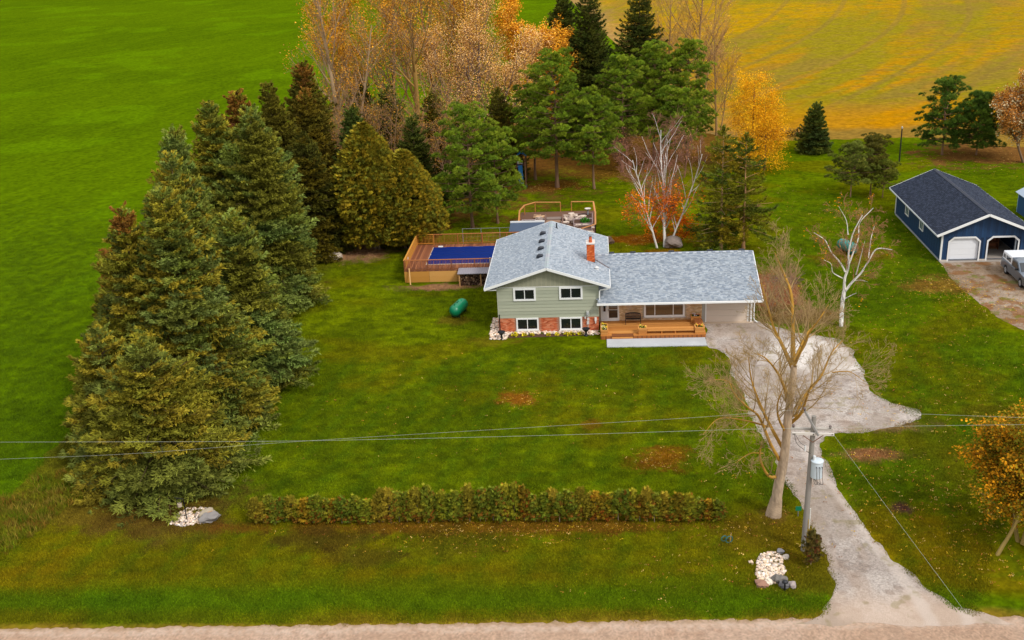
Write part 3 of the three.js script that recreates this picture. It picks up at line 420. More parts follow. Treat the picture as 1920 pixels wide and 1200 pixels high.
// urns at the front wall, downpipe, stone bed and little shrubs
for (const [x, z, l] of [[-7.72, -78.15, 'black urn planter on the stone bed at the house corner'], [-1.0, -78.5, 'black urn planter below the electric meter']]) {
  const t = thing('urn', l, 'urn', [x, 0, z], 'black urns before the front wall'), m = M(26, 28, 32, 0.5);
  mesh(t, 'pedestal', new THREE.LatheGeometry([[0, 0], [0.17, 0], [0.17, 0.06], [0.1, 0.1], [0.07, 0.3], [0.1, 0.38]].map((p) => new THREE.Vector2(...p)), 16), m); mesh(t, 'bowl', new THREE.LatheGeometry([[0.06, 0.38], [0.16, 0.42], [0.24, 0.54], [0.32, 0.62], [0.3, 0.64], [0.2, 0.56], [0, 0.5]].map((p) => new THREE.Vector2(...p)), 18), m);
}
{ const t = thing('drain_pipe', 'dark round pipe standing at the brick corner of the house', 'pipe', [-7.92, 0, -79.25]); mesh(t, 'tube', new THREE.CylinderGeometry(0.05, 0.05, 1.6, 8).translate(0, 0.8, 0), M(38, 36, 36, 0.6)); mesh(t, 'cap', new THREE.CylinderGeometry(0.06, 0.05, 0.06, 8).translate(0, 1.62, 0), M(30, 30, 30, 0.6)); }
function stoneBed(name, label, pts, size, tones, dens, group) {   // pts: polygon in x, z
  const inside = (x, z) => { let c = false; for (let i = 0, j = pts.length - 1; i < pts.length; j = i++) { const [a, b] = pts[i], [d, e] = pts[j]; if ((b > z) !== (e > z) && x < (d - a) * (z - b) / (e - b) + a) c = !c; } return c; };
  const xs = pts.map((p) => p[0]), zs = pts.map((p) => p[1]), x0 = Math.min(...xs), x1 = Math.max(...xs), z0 = Math.min(...zs), z1 = Math.max(...zs), g = [], cx = (x0 + x1) / 2, cz = (z0 + z1) / 2;
  for (let k = 0, n = (x1 - x0) * (z1 - z0) * dens; k < n; k++) { const x = rr(x0, x1), z = rr(z0, z1); if (!inside(x, z)) continue; const r = size * rr(0.6, 1.35), t = pick(tones), q = rr(0.85, 1.1); g.push(colored(stone(r, 0.7, 0, 0.3).rotateY(R() * 6).translate(x - cx, r * 0.35 + R() * size * 0.8, z - cz), [t[0] * q, t[1] * q, t[2] * q])); }
  const t = thing(name, label, 'stones', [cx, 0, cz], group); mesh(t, 'stones', merge(g), vcMat(0.85)).userData.kind = 'stuff'; return t;
}
const paleStone = [L3(236, 216, 196), L3(224, 204, 186), L3(244, 230, 214), L3(206, 178, 156), L3(232, 200, 170), L3(196, 184, 176)];
reseed(51);
stoneBed('stone_bed', 'pale stone border along the front brick wall of the house', [[-8.75, -82.5], [-8.05, -82.5], [-8.05, -79.4], [0.05, -79.4], [0.05, -78.5], [-1.5, -78.7], [-2.0, -79.0], [-7.2, -79.0], [-7.4, -77.9], [-8.6, -77.95], [-8.8, -79.5]], 0.085, paleStone, 95);
{ const m = sheet(ragged([[-7.3, -79.05], [-1.2, -79.05], [-1.2, -78.5], [-7.2, -78.35]], 0.2, 0.06), 0.01, 0, 1, 0, 1); structure('flower_bed', m, M(86, 60, 46, 1), 'strip of bare dark soil before the stone border', 'flower bed'); }
function shrub(name, label, x, z, r, h, tones, n, group, y = 0) { const t = thing(name, label, 'shrub', [x, y, z], group), g = []; for (let i = 0; i < n; i++) { const a = R() * 6.283, q = Math.sqrt(R()), yy = h * rr(0.1, 1) * (1 - 0.5 * q), s = rr(0.5, 1) * 0.09 * Math.max(1, r * 2); g.push(colored(new THREE.PlaneGeometry(s, s * 1.7).rotateX(rr(-1.4, 1.4)).rotateY(R() * 6.283).translate(Math.cos(a) * r * q, yy, Math.sin(a) * r * q), pick(tones))); } mesh(t, 'leaves', merge(g), vcMat()).userData.kind = 'stuff'; const st = []; for (let i = 0; i < 5; i++) st.push(bar(V(0, 0, 0), V(rr(-r, r) * 0.7, h * 0.7, rr(-r, r) * 0.7), 0.012, 4)); mesh(t, 'stems', merge(st), M(90, 70, 44, 0.9)).userData.kind = 'stuff'; return t; }
const yel = [L3(214, 190, 30), L3(190, 168, 26), L3(226, 204, 60), L3(140, 140, 30)];
for (const [x, r, l] of [[-6.7, 0.3, 'yellow shrub beside the corner urn'], [-5.95, 0.22, 'small yellow plant below the left basement window'], [-5.3, 0.2, 'olive plant below the right end of the left basement window'], [-4.0, 0.18, 'tiny yellow plant below the bare brick panel'], [-3.35, 0.2, 'yellow plant just left of the right basement window'], [-2.55, 0.28, 'bright yellow plant, taller one of the pair under the right basement window'], [-2.1, 0.26, 'bright yellow plant, lower one of the pair under the right basement window'], [-1.45, 0.24, 'amber plant beside the urn under the meter']]) shrub('bedding_plant', l, x, -78.72, r, r * 1.3, yel, 70, 'yellow plants in the front bed');
// ---------------------------------------------------------------- pool and its deck
{
  reseed(61);
  const d = thing('pool_deck', 'raised brown wooden deck with railing around the covered pool', 'deck', [-11, 0, -96]);
  const x0 = -17.75, x1 = -3.6, zn = -91.95, zf = -99.9, top = 1.12, px0 = -16.0, px1 = -5.2, pzn = -93.65, pzf = -98.85;
  const brown = [M(142, 84, 50, 0.8), M(128, 74, 44, 0.8), M(154, 96, 60, 0.8), M(116, 66, 40, 0.8)], rail = M(178, 108, 56, 0.75), railD = M(134, 78, 42, 0.8), gold = M(206, 142, 52, 0.75), goldB = M(196, 128, 44, 0.75);
  for (let x = x0, i = 0; x < x1 - 0.05; x += 0.145, i++) { const w = 0.133, y = rr(-0.004, 0.004), f = (a, b) => B(d, 'deck_board', pick(brown), x, x + w, top - 0.035 + y, top + y, a, b); if (x + w < px0) { f(zf, zn); } else { f(pzn + 0.02, zn); f(zf, pzf - 0.02); } }
  // plywood skirt on the near side and the left side, with battens
  for (const [a, b, c] of [[x0, -15.45, [198, 138, 58]], [-15.43, -12.9, [214, 158, 82]], [-12.88, -10.4, [206, 148, 70]], [-10.38, x1, [206, 148, 70]]]) { B(d, 'skirt_panel', M(...c, 0.8), a, b, 0.02, 0.56, zn - 0.03, zn); B(d, 'skirt_panel', M(c[0] + 4, c[1] + 4, c[2] + 4, 0.8), a, b, 0.565, top - 0.05, zn - 0.03, zn + 0.004); }
  B(d, 'skirt_panel', M(190, 130, 52, 0.8), x0, x0 + 0.03, 0.02, top - 0.05, zf, zn - 0.04); B(d, 'skirt_panel', M(120, 74, 40, 0.85), x0 + 0.04, x1, 0.02, top - 0.05, zf, zf + 0.03);
  mesh(d, 'leaning_board', local(beam(V(-17.15, 0.02, -91.3), V(-17.25, 1.45, -91.86), 0.1, 0.04), d), M(220, 172, 110, 0.8));
  // railings: posts, top and bottom rails, upright balusters
  const run = (a, b, mt, mb) => { const L = a.distanceTo(b), n = Math.round(L / 0.135), posts = Math.max(1, Math.round(L / 2.15)); const at = (t, y) => a.clone().lerp(b, t).setY(y);
    mesh(d, 'top_rail', local(beam(at(0, top + 1.04), at(1, top + 1.04), 0.13, 0.045), d), mt); mesh(d, 'bottom_rail', local(beam(at(0, top + 0.12), at(1, top + 0.12), 0.05, 0.08), d), mb);
    for (let i = 0; i <= posts; i++) { const p = at(i / posts, 0); B(d, 'post', mb, p.x - 0.05, p.x + 0.05, top - 0.05, top + 1.015, p.z - 0.05, p.z + 0.05); }
    for (let i = 1; i < n; i++) { const p = at(i / n, 0); B(d, 'baluster', i % 4 ? mb : mt, p.x - 0.018, p.x + 0.018, top + 0.1, top + 1.02, p.z - 0.018, p.z + 0.018); } };
  run(V(x0 + 0.05, 0, zn - 0.06), V(-9.0, 0, zn - 0.06), rail, railD); run(V(x0 + 0.05, 0, zf + 0.06), V(-16.05, 0, zf + 0.06), gold, goldB); run(V(-16.05, 0, zf + 0.06), V(-6.4, 0, zf + 0.06), rail, M(160, 96, 40, 0.8));
  { const n = 7; for (let i = 0; i < n; i++) B(d, 'side_board', i % 2 ? gold : goldB, x0 + 0.03, x0 + 0.06, top + 0.06 + i * 0.13, top + 0.18 + i * 0.13, zf + 0.1, zn - 0.1); mesh(d, 'top_rail', local(beam(V(x0 + 0.05, top + 1.04, zf), V(x0 + 0.05, top + 1.04, zn), 0.14, 0.045), d), gold); for (const [z, c] of [[-94.0, [236, 226, 214]], [-97.2, [214, 120, 70]]]) B(d, 'rail_plaque', M(...c, 0.6), x0 + 0.062, x0 + 0.085, top + 0.5, top + 0.68, z - 0.14, z + 0.14); }
  // the pool: rim and walls, then the cover lying on it
  const pool = thing('swimming_pool', 'rectangular pool basin with pale rim set in the brown deck', 'pool', [-10.6, 0, -96.2]);
  for (const b of [[px0, px1, pzn - 0.12, pzn], [px0, px1, pzf, pzf + 0.12], [px0, px0 + 0.12, pzf + 0.12, pzn - 0.12], [px1 - 0.12, px1, pzf + 0.12, pzn - 0.12]]) B(pool, 'rim', M(196, 172, 150, 0.7), b[0], b[1], 0.02, top + 0.03, b[2], b[3]);
  B(pool, 'skimmer_lid', M(240, 240, 238, 0.4), px0 + 0.5, px0 + 0.95, top + 0.031, top + 0.07, pzf - 0.3, pzf - 0.02);
  const g = new THREE.PlaneGeometry(px1 - px0 - 0.16, pzn - pzf - 0.16, 90, 44).rotateX(-Math.PI / 2), p = g.attributes.position; for (let i = 0; i < p.count; i++) p.setY(i, 0.07 * (fbm(p.getX(i) * 1.1 + 30, p.getZ(i) * 2.4, 3) - 0.5) + 0.02 * Math.sin(p.getZ(i) * 7 + 0.6 * Math.sin(p.getX(i)))); g.computeVertexNormals();
  const cv = mesh(scene, 'pool_cover', g, new THREE.MeshPhysicalMaterial({ color: C(2, 38, 102), roughness: 0.6, specularIntensity: 0.25, side: THREE.DoubleSide })); cv.position.set((px0 + px1) / 2, top + 0.045, (pzn + pzf) / 2); tag(cv, 'dark blue cover stretched over the pool', 'pool cover');
  const rl = thing('cover_reel', 'blue cover reel on a white stand at the pool edge', 'reel', [-9.4, top, -93.35]); mesh(rl, 'roll', new THREE.CylinderGeometry(0.14, 0.14, 3.6, 14).rotateZ(Math.PI / 2).translate(1.4, 0.45, 0), M(28, 120, 196, 0.5)); for (const x of [-0.5, 3.3]) { mesh(rl, 'stand', merge([bg(x - 0.05, x + 0.05, 0, 0.66, -0.06, 0.06), bg(x - 0.06, x + 0.06, 0, 0.06, -0.26, 0.26)]), M(236, 232, 224, 0.5)); }
}
{ // firewood under a lean-to by the pool deck
  reseed(63);
  const t = thing('firewood_rack', 'roofed rack stacked with split firewood against the pool deck', 'rack', [-11, 0, -91.2]);
  const r = mesh(t, 'roof', new THREE.BoxGeometry(4.4, 0.05, 1.3).rotateX(0.1).translate(0.55, 1.28, 0.0), M(146, 140, 148, 0.6)); const rib = []; for (let i = 0; i < 20; i++) rib.push(new THREE.BoxGeometry(0.04, 0.02, 1.3).rotateX(0.1).translate(-1.5 + i * 0.215, 1.318, 0)); mesh(r, 'ribs', merge(rib), M(154, 148, 156, 0.6));
  for (const x of [-1.55, 0.4, 2.5]) mesh(t, 'post', bg(x, x + 0.09, 0, 1.22, 0.42, 0.52), M(206, 158, 100, 0.8));
  const g = []; for (let y = 0.08; y < 1.12; y += 0.115) for (let x = -1.42; x < 2.45; x += 0.125) { const q = rr(0.04, 0.075), c = pick([L3(96, 72, 56), L3(126, 98, 76), L3(74, 54, 42), L3(150, 122, 98), L3(60, 44, 36), L3(106, 84, 70)]); g.push(colored(new THREE.CylinderGeometry(q, q, rr(0.4, 0.5), R() < 0.5 ? 3 : 5).rotateX(Math.PI / 2).rotateZ(R() * 6).translate(x + rr(-0.03, 0.03), y + rr(-0.02, 0.02), 0.15 + rr(-0.05, 0.09)), c)); }
  mesh(t, 'logs', merge(g), vcMat(0.95)).userData.kind = 'stuff';
}
{ // shed behind the pool, chain link fence
  const t = thing('pool_shed', 'low shed with dark blue grey roof and white edge behind the house', 'shed', [-7.0, 0, -101.4]);
  B(t, 'wall', M(150, 156, 160, 0.8), -8.3, -5.4, 0, 2.05, -102.3, -100.6); mesh(t, 'roof', new THREE.BoxGeometry(3.4, 0.1, 2.5).rotateX(0.06).translate(0.1, 2.16, 0), M(70, 84, 106, 0.9)); mesh(t, 'edge_board', bg(-1.62, 1.82, 2.05, 2.44, -1.34, -1.26), white); 
  const rs = []; for (let i = 0; i < 8; i++) rs.push(new THREE.BoxGeometry(3.38, 0.015, 0.29).rotateX(0.03).translate(0.1, 2.15 + 0.072 + (3.5 - i) * 0.0 , -1.05 + i * 0.3).translate(0, -(-1.05 + i * 0.3) * 0.06, 0)); mesh(t, 'shingle_course', merge(rs), M(74, 88, 110, 0.95));
  const f = thing('wire_fence', 'thin grey wire fence with round posts behind the pool', 'fence', [-11, 0, -103.4]), gm = M(140, 140, 138, 0.5);
  for (const x of [-2.6, -0.7, 1.2, 3.0]) mesh(f, 'post', new THREE.CylinderGeometry(0.035, 0.035, 1.6, 7).translate(x, 0.8, 0), gm); mesh(f, 'top_rail', bar(V(-2.6, 1.58, 0), V(3.0, 1.58, 0), 0.022), gm); for (const y of [0.3, 0.7, 1.1]) mesh(f, 'wire', bar(V(-2.6, y, 0), V(3.0, y, 0), 0.006, 4), gm);
}
// ---------------------------------------------------------------- garden terrace behind the house
{
  reseed(71);
  const t = thing('garden_terrace', 'fenced garden terrace with timber railing, raised beds and stone paving', 'terrace', [-4, 0, -109]), rl = M(214, 146, 84, 0.75), grey = [M(176, 154, 152, 0.85), M(154, 130, 126, 0.85), M(196, 176, 174, 0.85)];
  B(t, 'terrace_base', M(112, 80, 60, 0.95), -8.25, -0.15, 0.0, 0.26, -113.3, -103.2);
  const runs = [[[-8.0, -105.4], [-8.2, -110.4], [-7.8, -112.5], [-6.7, -113.6], [-3.9, -113.3]], [[-2.7, -113.4], [-0.3, -113.2], [-0.1, -108.9], [-0.1, -104.7]], [[-0.1, -104.7], [-1.5, -103.3]]];
  for (const r of runs) for (let i = 0; i + 1 < r.length; i++) { const a = V(r[i][0], 1.3, r[i][1]), b = V(r[i + 1][0], 1.3, r[i + 1][1]); mesh(t, 'top_rail', local(beam(a, b, 0.16, 0.06), t), rl); mesh(t, 'post', bg(-0.05, 0.05, 0, 1.27, -0.05, 0.05), M(190, 124, 60, 0.8), [a.x + 4, 0, a.z + 109]); if (i + 2 === r.length) mesh(t, 'post', bg(-0.05, 0.05, 0, 1.27, -0.05, 0.05), M(190, 124, 60, 0.8), [b.x + 4, 0, b.z + 109]); }
  // raised beds of grey boards
  const bed = (x0, x1, z0, z1, y0, h) => { B(t, 'bed_board', pick(grey), x0, x1, y0, y0 + h, z1 - 0.06, z1); B(t, 'bed_board', pick(grey), x0, x1, y0, y0 + h, z0, z0 + 0.06); B(t, 'bed_board', pick(grey), x0, x0 + 0.06, y0, y0 + h, z0 + 0.06, z1 - 0.06); B(t, 'bed_board', pick(grey), x1 - 0.06, x1, y0, y0 + h, z0 + 0.06, z1 - 0.06); B(t, 'bed_soil', M(84, 58, 42, 1), x0 + 0.06, x1 - 0.06, y0, y0 + h - 0.07, z0 + 0.06, z1 - 0.06); };
  bed(-7.9, -6.4, -109.2, -107.2, 0.26, 0.4); bed(-7.9, -6.4, -106.9, -104.6, 0.26, 0.35); bed(-2.4, -0.4, -108.9, -107.2, 0.26, 0.42); bed(-2.3, -0.5, -106.6, -105.2, 0.26, 0.4); bed(-2.2, -0.4, -111.6, -109.6, 0.26, 0.25);
  for (let i = 0; i < 5; i++) B(t, 'step', i % 2 ? M(150, 116, 92, 0.85) : M(138, 120, 110, 0.85), -5.3, -3.7, 0.26, 0.34 + i * 0.09, -106.2 - i * 0.9, -105.35 - i * 0.9);
  for (const x of [-5.45, -3.6]) B(t, 'step_side', M(130, 100, 88, 0.85), x, x + 0.1, 0.26, 0.9, -110.2, -105.4);
  const slabT = [M(214, 194, 176, 0.85), M(186, 164, 150, 0.85), M(228, 208, 190, 0.85), M(160, 140, 132, 0.85)];
  for (let i = 0; i < 120; i++) { const zone = i % 3, x = zone === 0 ? rr(-6.3, -5.5) : rr(-3.5, zone === 1 ? -1.2 : -0.4), z = zone === 0 ? rr(-111, -104.6) : zone === 1 ? rr(-111.4, -107) : rr(-107.4, -103.8); const n = 5 + Math.floor(R() * 3), s = new THREE.Shape(); for (let k = 0; k < n; k++) { const a = k / n * 6.283, q = rr(0.24, 0.44); k ? s.lineTo(Math.cos(a) * q, Math.sin(a) * q * 0.8) : s.moveTo(q, 0); } mesh(t, 'flagstone', new THREE.ExtrudeGeometry(s, { depth: 0.07, bevelEnabled: false }).rotateX(-Math.PI / 2), slabT[i % 4], [x + 4, 0.262 + (i % 7) * 0.045, z + 109]); }
  for (let i = 0; i < 16; i++) { const a = i / 16 * 6.283; mesh(t, 'ring_stone', stone(0.2, 0.7, 1), slabT[i % 4], [1.35 + Math.cos(a) * 0.75, 0.42, -1.2 + Math.sin(a) * 0.75]); }
  for (let i = 0; i < 7; i++) mesh(t, 'loose_board', new THREE.BoxGeometry(rr(0.7, 1.3), 0.05, 0.16).rotateY(rr(-0.6, 0.9)), M(220, 180, 140, 0.8), [rr(-2.6, -1.4), 0.34 + i * 0.045, rr(-2.4, -1.2)]);
  const b = thing('bird_bath', 'pale bird bath on a slender pedestal in the garden terrace', 'bird bath', [-0.9, 0.26, -111.2]); mesh(b, 'pedestal', new THREE.LatheGeometry([[0.0, 0], [0.2, 0], [0.2, 0.06], [0.09, 0.12], [0.08, 0.6], [0.14, 0.7]].map((p) => new THREE.Vector2(...p)), 14), M(150, 156, 160, 0.8)); mesh(b, 'basin', new THREE.LatheGeometry([[0.05, 0.7], [0.28, 0.76], [0.36, 0.86], [0.31, 0.86], [0.24, 0.8], [0.0, 0.78]].map((p) => new THREE.Vector2(...p)), 20), M(216, 206, 196, 0.7));
  shrub('garden_shrub', 'small bright green shrub in a raised bed behind the house', -1.2, -107.9, 0.5, 0.75, [L3(50, 120, 26), L3(70, 146, 36), L3(36, 92, 22)], 260, null, 0.5);
}
// ---------------------------------------------------------------- propane tanks
function tank(x, z, turn, r, len, col, label) {
  const t = thing('propane_tank', label, 'tank', [x, 0, z], 'green propane tanks'); t.rotation.y = turn; const m = M(...col, 0.35), dk = M(24, 60, 44, 0.5);
  mesh(t, 'shell', new THREE.CapsuleGeometry(r, len - 2 * r, 14, 28).rotateX(Math.PI / 2).translate(0, r + 0.12, 0), m);
  for (const s of [-1, 1]) mesh(t, 'foot', bg(-r * 0.7, r * 0.7, 0, r * 0.5, s * len * 0.27 - 0.06, s * len * 0.27 + 0.06), dk);
  const dome = mesh(t, 'valve_dome', new THREE.SphereGeometry(r * 0.36, 16, 8, 0, 6.283, 0, 1.57).scale(1, 0.8, 1.15).translate(0, 2 * r + 0.06, -len * 0.12), M(col[0] + 6, col[1] + 16, col[2] + 14, 0.4)); mesh(dome, 'hinge', bg(-0.05, 0.05, 2 * r + 0.08, 2 * r + 0.14, -len * 0.12 + r * 0.36, -len * 0.12 + r * 0.46), dk);
  mesh(t, 'gauge', new THREE.CylinderGeometry(0.05, 0.05, 0.06, 10).translate(0, 2 * r + 0.14, len * 0.1), dk); mesh(t, 'lifting_lug', bg(-0.02, 0.02, 2 * r + 0.1, 2 * r + 0.22, len * 0.3, len * 0.36), m);
  return t;
}
{ const a = G(858, 592); tank(a.x + 0.1, a.z - 0.3, -0.28, 0.52, 2.5, [4, 124, 84], 'glossy green propane tank on the lawn left of the house'); const b = G(1590, 476); tank(b.x, b.z - 0.4, 0.45, 0.52, 2.5, [46, 142, 132], 'faded teal propane tank behind the white birch'); }
// ---------------------------------------------------------------- blue garage
{
  const t = thing('blue_garage', 'navy blue double garage with dark shingle roof and white trim', 'garage', [34.7, 0, -101]);
  const x0 = 31.0, x1 = 38.4, zf = -94.3, zb = -109.5, eh = 2.72, rx = 34.7, rh = 4.42, navy = [M(24, 62, 100, 0.65), M(22, 57, 94, 0.65), M(27, 66, 106, 0.65)];
  // front wall with two openings, chamfered at the top corners
  const o1 = [31.72, 34.32], o2 = [35.1, 37.7], oh = 2.18;
  const sh = new THREE.Shape([[x0 + 0.03, 0.16], [x1 - 0.03, 0.16], [x1 - 0.03, eh], [rx, rh - 0.03], [x0 + 0.03, eh]].map((p) => new THREE.Vector2(...p)));
  const opening = ([a, b], g = 0) => [[a - g, 0.0], [b + g, 0.0], [b + g, oh - 0.36 + g * 0.6], [b - 0.4 + g * 0.4, oh + g], [a + 0.4 - g * 0.4, oh + g], [a - g, oh - 0.36 + g * 0.6]];
  for (const o of [o1, o2]) { const h = new THREE.Path(opening(o).map((p, i) => new THREE.Vector2(p[0], i < 2 ? 0.17 : p[1]))); sh.holes.push(h); }
  mesh(t, 'front_wall', local(new THREE.ExtrudeGeometry(sh, { depth: 0.12, bevelEnabled: false }).translate(0, 0, zf - 0.14), t), M(18, 46, 76, 0.8));
  // boards on the front
  for (let x = x0 + 0.14, i = 0; x < x1 - 0.1; x += 0.235, i++) { const xm = x + 0.11, top = rh - 0.06 - Math.abs(xm - rx) * ((rh - eh) / (rx - x0)) - 0.05; let y0 = 0.18; for (const o of [o1, o2]) if (x + 0.22 > o[0] - 0.12 && x < o[1] + 0.12) { const e = Math.min(x - o[0] + 0.1, o[1] + 0.1 - x - 0.22); y0 = e < 0.05 ? (x + 0.22 > o[0] - 0.1 && x < o[1] + 0.1 ? oh - 0.14 : 0.18) : e < 0.42 ? oh + 0.06 : oh + 0.13; if (e < 0) y0 = oh + 0.02; } B(t, 'wall_board', navy[i % 3], x, x + 0.215, y0, top, zf - 0.02, zf + 0.005); }
  // openings: white trims, one closed sectional door, one open
  for (const o of [o1, o2]) { const a = opening(o, 0.12), b = opening(o, 0), s = new THREE.Shape(a.map((p) => new THREE.Vector2(p[0], p[1] + 0.03))); s.holes.push(new THREE.Path(b.map((p, i) => new THREE.Vector2(p[0], i < 2 ? 0.031 : p[1])))); mesh(t, 'door_trim', local(new THREE.ExtrudeGeometry(s, { depth: 0.05, bevelEnabled: false }).translate(0, 0, zf + 0.006), t), white); }
  for (let i = 0; i < 4; i++) B(t, 'garage_door_panel', M(244, 246, 250, 0.45), o1[0] - 0.05, o1[1] + 0.05, 0.06 + i * 0.54, 0.06 + i * 0.54 + 0.53, zf - 0.2, zf - 0.15);
  B(t, 'door_track', M(190, 200, 210, 0.4), o2[1] - 0.14, o2[1] - 0.05, 0.06, 2.1, zf - 0.34, zf - 0.2); B(t, 'door_track', M(200, 206, 210, 0.4), o2[0] + 0.05, o2[0] + 0.11, 0.06, 2.1, zf - 0.34, zf - 0.2);
  for (let i = 0; i < 4; i++) B(t, 'raised_door_panel', M(226, 230, 232, 0.5), o2[0], o2[1], 2.24, 2.28, zf - 0.75 - i * 0.55, zf - 0.25 - i * 0.55);
  // other walls, floor, ends
  for (const [a, b] of [[x0 + 0.03, x0 + 0.14], [x1 - 0.14, x1 - 0.03]]) B(t, 'side_wall', M(18, 46, 76, 0.8), a, b, 0.16, eh, zb, zf - 0.15);
  { const s = new THREE.Shape([[x0 + 0.03, 0.16], [x1 - 0.03, 0.16], [x1 - 0.03, eh], [rx, rh - 0.03], [x0 + 0.03, eh]].map((p) => new THREE.Vector2(...p))); mesh(t, 'back_wall', local(new THREE.ExtrudeGeometry(s, { depth: 0.1, bevelEnabled: false }).translate(0, 0, zb - 0.12), t), M(18, 46, 76, 0.8)); }
  for (let z = zb, i = 0; z < zf - 0.2; z += 0.24, i++) for (const x of [x0, x1 - 0.03]) B(t, 'wall_board', navy[i % 3], x, x + 0.03, 0.18, eh - 0.02, z, z + 0.22);
  B(t, 'floor_slab', M(170, 160, 150, 0.9), x0 - 0.02, x1 + 0.02, 0.0, 0.05, zb, zf + 0.35);
  for (const [a, b] of [[x0 - 0.03, o1[0] - 0.02], [o1[1] + 0.02, o2[0] - 0.02], [o2[1] + 0.02, x1 + 0.03]]) B(t, 'footing', M(206, 194, 180, 0.9), a, b, 0.02, 0.18, zf - 0.16, zf + 0.045);
  B(t, 'footing', M(168, 172, 172, 0.9), x0 - 0.03, x0 + 0.1, 0.02, 0.17, zb, zf - 0.17); B(t, 'footing', M(168, 172, 172, 0.9), x1 - 0.1, x1 + 0.03, 0.02, 0.17, zb, zf - 0.17);
  B(t, 'corner_trim', white, x0 - 0.03, x0 + 0.12, 0.17, eh, zf + 0.006, zf + 0.05); B(t, 'corner_trim', white, x0 - 0.035, x0 - 0.002, 0.17, eh, zb - 0.1, zb + 0.1); B(t, 'corner_trim', M(220, 226, 232, 0.6), x0 - 0.034, x0 - 0.002, 0.17, eh, zf - 0.1, zf + 0.005);
  for (const zc of [-105.4, -100.4]) { const w = mesh(t, 'window', local(merge([bg(x0 - 0.05, x0 - 0.003, 1.12, 1.24, zc - 0.62, zc + 0.62), bg(x0 - 0.05, x0 - 0.003, 2.2, 2.32, zc - 0.62, zc + 0.62), bg(x0 - 0.05, x0 - 0.003, 1.24, 2.2, zc - 0.62, zc - 0.48), bg(x0 - 0.05, x0 - 0.003, 1.24, 2.2, zc + 0.48, zc + 0.62)]), t), white); mesh(w, 'pane', local(bg(x0 - 0.03, x0 - 0.002, 1.24, 2.2, zc - 0.48, zc - 0.025), t), M(96, 120, 128, 0.08)); mesh(w, 'pane', local(bg(x0 - 0.03, x0 - 0.002, 1.24, 2.2, zc + 0.025, zc + 0.48), t), M(96, 120, 128, 0.08)); mesh(w, 'mullion', local(bg(x0 - 0.042, x0 - 0.002, 1.24, 2.2, zc - 0.024, zc + 0.024), t), white); }
  reseed(81);
  const k = (4.6 - 2.77) / (34.7 - 30.38), ck = 1 / Math.hypot(1, k), L = 4.32 / ck, W = 16.4, under = M(52, 54, 62, 0.9);
  roofHalf(t, V(30.38, 2.77, -93.6), V(0, 0, -1), V(ck, k * ck, 0), W, L, darkTones, null, under); roofHalf(t, V(39.02, 2.77, -93.6), V(0, 0, -1), V(-ck, k * ck, 0), W, L, [...darkTones, L3(64, 68, 78)], null, under);
  for (let i = 0; i < 54; i++) { const z = -93.62 - i * 0.303; for (const s of [-1, 1]) { const m = B(t, 'ridge_cap', M(58 + (i * 7) % 9, 62 + (i * 7) % 9, 78, 0.9), rx + (s < 0 ? -0.17 : 0), rx + (s < 0 ? 0 : 0.17), 4.59, 4.62, z - 0.3, z); m.rotation.z = -s * 0.4; m.rotation.x = 0.04; } }
  const ba = (a, b, h = 0.2, w = 0.05) => local(beam(a, b, w, h), t);
  for (const z of [-93.57, -93.6 - W - 0.03]) { mesh(t, 'rake_board', ba(V(30.34, 2.66, z), V(rx, 4.5, z), 0.22), white); mesh(t, 'rake_board', ba(V(39.06, 2.66, z), V(rx, 4.5, z), 0.22), white); }
  mesh(t, 'eave_board', ba(V(30.34, 2.68, -93.6), V(30.34, 2.68, -93.6 - W), 0.14), M(220, 226, 230, 0.6)); mesh(t, 'eave_board', ba(V(39.06, 2.68, -93.6), V(39.06, 2.68, -93.6 - W), 0.14), white);
  // inside
  const sh2 = thing('storage_shelf', 'brown wooden shelf inside the open bay of the blue garage', 'shelf', [36.6, 0.05, -97.5]); mesh(sh2, 'side', bg(-0.55, -0.5, 0, 1.7, -0.3, 0.3), M(130, 84, 56, 0.8)); mesh(sh2, 'side', bg(0.5, 0.55, 0, 1.7, -0.3, 0.3), M(130, 84, 56, 0.8)); mesh(sh2, 'back', bg(-0.5, 0.5, 0, 1.7, -0.32, -0.29), M(150, 92, 60, 0.8)); for (const y of [0.1, 0.65, 1.2]) mesh(sh2, 'board', bg(-0.5, 0.5, y, y + 0.04, -0.28, 0.3), M(146, 100, 66, 0.8));
  const tp = thing('covered_trailer', 'grey tarpaulin draped over a low trailer inside the blue garage', 'trailer', [35.6, 0.05, -99.6]); const g = new THREE.SphereGeometry(1, 24, 12, 0, 6.283, 0, 1.57).scale(0.75, 1.15, 1.6), p = g.attributes.position; for (let i = 0; i < p.count; i++) p.setX(i, p.getX(i) * (1 + 0.12 * Math.sin(p.getZ(i) * 7 + p.getY(i) * 3))); g.computeVertexNormals(); mesh(tp, 'tarpaulin', g.translate(0, 0.25, 0), M(112, 108, 104, 0.8)); for (const s of [-1, 1]) mesh(tp, 'wheel', new THREE.CylinderGeometry(0.28, 0.28, 0.16, 18).rotateZ(Math.PI / 2).translate(s * 0.7, 0.28, 0), M(24, 24, 24, 0.9));
}
